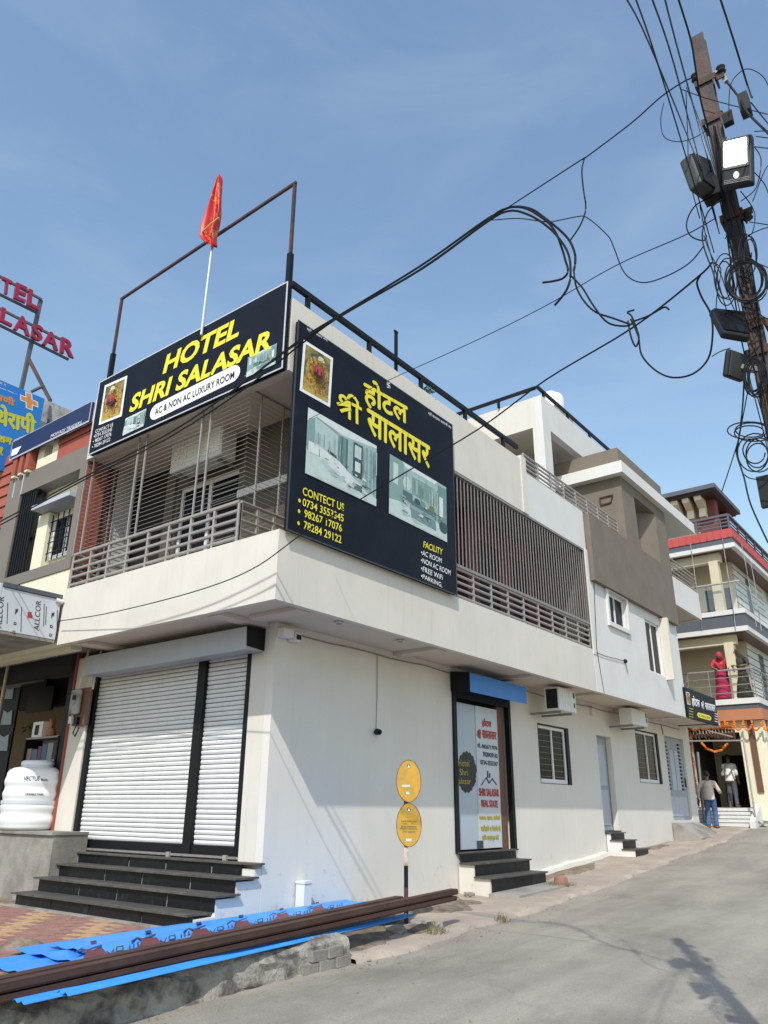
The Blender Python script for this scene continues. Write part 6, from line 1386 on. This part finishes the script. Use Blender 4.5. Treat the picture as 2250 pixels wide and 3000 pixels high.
bun = [(-60, 1558), (0, 1528), (265, 1388), (480, 1278), (660, 1160), (870, 1002), (1000, 920), (1230, 780), (1400, 660), (1450, 628), (1500, 606), (1555, 612), (1600, 642), (1646, 680), (1672, 712), (1686, 755), (1681, 792)]
wire(bun, YC, .0125, 'thick black cable bundle sweeping past the front signboard to a hanging loop')
wire([(-60, 1566), (0, 1538), (265, 1396), (480, 1290), (700, 1150), (880, 1010), (1010, 918), (1230, 790), (1410, 660), (1470, 615), (1530, 608), (1590, 640), (1625, 676), (1646, 728), (1656, 763), (1664, 794), (1650, 815), (1620, 824), (1590, 828)], YC-.03, .0115, 'second cable of the bundle, ending in a capped tail pointing left')
wire([(650, 1170), (850, 1020), (1000, 925), (1240, 785), (1420, 655), (1490, 618), (1550, 630), (1605, 665), (1640, 702), (1665, 745), (1672, 800), (1660, 850), (1625, 895)], YC-.06, .012, 'third cable of the bundle, ending in a capped tail pointing down')
wire([(1440, 640), (1500, 600), (1700, 470), (1715, 462), (1850, 360), (1935, 285), (2005, 238), (2038, 226)], (YC, PY), .0065, 'straight messenger wire from the cable bundle up to the pole top')
wire([(1440, 645), (1520, 640), (1600, 650), (1640, 645), (1690, 635), (1720, 638), (1780, 690), (1800, 730), (1830, 800), (1880, 828), (1950, 810), (2020, 770), (2062, 720)], (YC, YC, YC, YC, YC, YC, -2.55, -2.55, -2.6, -2.7, -2.8, -2.9, PY-.1), .0055, 'thin wire wandering from the bundle down and up to the pole')
wire([(1712, 462), (1705, 500), (1710, 560), (1716, 610), (1700, 660), (1668, 708)], YC, .008, 'short drop cable between messenger wire and cable loop')
wire([(1681, 788), (1688, 840), (1712, 884), (1746, 915), (1795, 932), (1845, 950)], (YC, -2.5), .009, 'outer cable curving from the loop to the knot of the lower wire')
wire([(1670, 806), (1705, 842), (1738, 895), (1780, 945), (1835, 955), (1860, 940)], (YC-.03, -2.5), .009, 'inner cable curving from the loop to the knot of the lower wire')
low_w = [(170, 1820), (300, 1800), (480, 1758), (640, 1710), (760, 1655), (880, 1568), (1010, 1490), (1140, 1412), (1400, 1258), (1600, 1112), (1850, 962), (2040, 815), (2085, 770)]
wire(low_w, (-1.15, -1.2, -1.3, -1.4, -1.5, -1.6, -1.7, -1.8, -2.0, -2.2, -2.5, -2.8, PY), .0085, 'black service wire crossing both signboards from the pole to the awning corner')
wire([(905, 1228), (1010, 1175), (1140, 1113), (1400, 995), (1600, 895), (1800, 780), (2000, 692), (2095, 640)], (-1.3, -1.4, -1.6, -1.9, -2.2, -2.5, -2.8, PY), .0048, 'thin straight wire from the pole across the big side board')
wire([(1840, 940), (1848, 985), (1862, 1015), (1872, 990), (1862, 955), (1850, 925), (1838, 915), (1858, 908)], -2.5, .0085, 'twisted knot of cable tied to the lower wire')
wire([(1848, 935), (1870, 985), (1880, 1040), (1920, 1085), (1970, 1106), (2030, 1095), (2075, 1050), (2088, 980), (2082, 920), (2055, 870), (2042, 830), (2052, 806)], (-2.5, -2.9), .008, 'large drooping loop of cable below the lower wire')
wire([(1860, 940), (1900, 925), (1935, 905), (1950, 900), (1960, 908)], -2.5, .0085, 'short bent cable tail lying along the lower wire')
# service wires climbing out of the picture
for i, (a, b, c) in enumerate((((1832, -10), (1905, 135), (2062, 520)), ((1860, -10), (1925, 180), (2052, 600)), ((1908, -10), (1975, 190), (2068, 545)), ((1946, -10), (1990, 160), (2078, 480)))):
    wire([a, b, c, (c[0]+40, c[1]+140)], (PY-2.2, PY-1.5, PY-.2, PY-.05), .0045, 'service wire rising out of the picture top, %s from the left' % ('first', 'second', 'third', 'fourth')[i])
wire([(1985, -10), (2022, 110), (2036, 190), (2052, 290), (2080, 400)], (PY-.9, PY-.15), .007, 'thick service wire dropping beside the pole top')
wire([(2108, -10), (2150, 120), (2196, 270), (2205, 285)], (PY-1.2, PY-.2), .0065, 'service wire dropping to the small cable box right of the pole')
wire([(2128, 238), (2165, 285), (2190, 330), (2260, 400)], (PY-.05, PY-.4), .009, 'twisted cable running down right from the pole bracket')
wire([(2200, 300), (2260, 375)], (PY-.2, PY-.5), .005, 'stay wire to the right of the small cable box')
for i, pts in enumerate((
    [(1945, 300), (1936, 350), (1945, 400), (1985, 415), (2030, 405), (2065, 385)],
    [(1998, 262), (2060, 285), (2150, 310), (2250, 335)],
    [(2010, 270), (2015, 400), (2020, 520), (2050, 640)],
    [(2135, 330), (2140, 250), (2170, 210), (2200, 203), (2240, 230), (2265, 290)],
    [(2010, 255), (2040, 330), (2070, 420), (2100, 520)],
    [(2098, 575), (2040, 600), (2012, 650), (2022, 690), (2060, 705), (2070, 690)],
    [(2120, 580), (2075, 620), (2058, 680), (2064, 730), (2090, 800), (2100, 850)],
    [(2170, 560), (2210, 620), (2205, 680), (2190, 690)],
    [(2210, 430), (2230, 470), (2215, 550), (2170, 590)],
    [(2050, 600), (2070, 700), (2095, 790), (2120, 880), (2150, 980)],
    [(2062, 690), (2080, 740), (2110, 800), (2135, 870), (2175, 960)],
    [(2195, 650), (2260, 660)],
    [(2190, 690), (2230, 672), (2260, 664)],
    [(2215, 400), (2260, 405)], [(2210, 385), (2260, 382)], [(2212, 430), (2262, 436)],
    [(2205, 500), (2240, 540), (2262, 600)], [(2205, 590), (2240, 500), (2265, 470)],
    [(2090, 770), (2112, 790), (2100, 870), (2098, 930)],
    [(2135, 720), (2160, 760), (2180, 830), (2205, 900), (2230, 960)],
    [(2125, 700), (2150, 640), (2180, 700), (2190, 760)],
    [(2140, 1020), (2110, 1030), (2085, 1045)],
    [(2180, 1110), (2175, 1200), (2162, 1300), (2158, 1330), (2180, 1400), (2200, 1480), (2250, 1590)],
    [(2190, 1150), (2175, 1230), (2160, 1300), (2115, 1440)],
    [(2218, 1160), (2235, 1220), (2250, 1290)], [(2225, 1150), (2245, 1250), (2256, 1300)],
    [(2180, 1390), (2200, 1402), (2260, 1408)],
    [(2195, 760), (2240, 780), (2265, 790)], [(2205, 905), (2240, 930), (2265, 935)],
    [(2100, 520), (2116, 620), (2140, 700), (2160, 800), (2190, 900)],
    [(2128, 400), (2120, 470), (2140, 600), (2150, 700)])):
    words = ['small drooping loop left of the pole top', 'straight wire crossing behind the upper pole', 'near vertical wire left of the unlit lamp', 'high arched wire right of the pole top', 'slack wire from the messenger clamp to the lit lamp', 'wide open loop left of the pole below the lamps', 'slack wire curling under the lamp box', 'short arc right of the pole under the lit lamp', 'thin curl right of the lit lamp', 'slanting wire along the left of the pole', 'second slanting wire along the left of the pole', 'straight wire leaving right below the lamps', 'kinked wire leaving right below the lamps', 'lower straight wire right of the lit lamp', 'upper straight wire right of the lit lamp', 'middle straight wire right of the lit lamp', 'falling wire at the right picture edge', 'rising wire at the right picture edge', 'short slack wire above the tilted lamp', 'wire following the pole past the coil', 'looped wire across the pole under the lamps', 'thin feed wire of the lowest lamp', 'long wire falling past the far house', 'fine stay wire down to the far house roof', 'wire down the pole below the lowest coil', 'second wire down the pole below the lowest coil', 'wire curving right from the scribbled coil', 'wire leaving right beside the round coil', 'wire leaving right beside the tilted lamp', 'thick wire wrapped down the pole front', 'wire down the pole behind the lit lamp']
    wire(pts, PY-.08-.012*(i % 9), .0038 if i not in (5, 6, 22, 29) else .0055, words[i])
def coil(cx, cy, rx, ry, turns, r, label, Y0, wob=.12, seed=1):
    rn = random.Random(seed); pts = []
    for k in range(turns*22):
        t = 2*math.pi*k/22; w = 1+wob*math.sin(t*.37+seed)+.05*math.sin(t*1.9); d = math.sin(t*.21+seed)*8
        pts.append(FY(cx+rx*w*math.cos(t)+d, cy+ry*w*math.sin(t)+d*.6, Y0-.03*math.sin(t*.5)-.0012*k))
    return ob('cable_coil', MB().tube(pts, r, 5), M['cable'], label=label, cat='cable coil', group='coils of wire on the pole')
coil(2185, 822, 55, 58, 7, .0048, 'round coil of black cable tied round the pole', PY-.08, .06, 1)
coil(2212, 1105, 26, 50, 8, .004, 'oval coil of black wire beside the lowest lamp', PY-.08, .14, 2)
coil(2130, 820, 30, 62, 3, .004, 'loose loops of wire left of the round coil', PY-.1, .2, 3)
coil(2215, 1330, 42, 45, 4, .004, 'scribbled hanging coil of wire at the right edge', PY-.08, .3, 4)
coil(2195, 1262, 55, 22, 3, .004, 'flat spray of wire loops above the scribbled coil', PY-.1, .3, 6)
coil(2190, 745, 22, 52, 3, .004, 'narrow loops of wire on the pole above the round coil', PY-.08, .15, 5)
# bundle of wires strapped to the pole
mb = MB()
for k in range(6):
    x = PX-.055+.02*k; mb.tube(smooth([Vector((x+.02*math.sin(k+j*1.3), PY-.06-.012*(k % 3), zt_p-.9-j*.45)) for j in range(8)], 3), .0042, 4)
o = ob('strapped_wires', mb, M['cable'], pole); tag(o, kind='stuff')
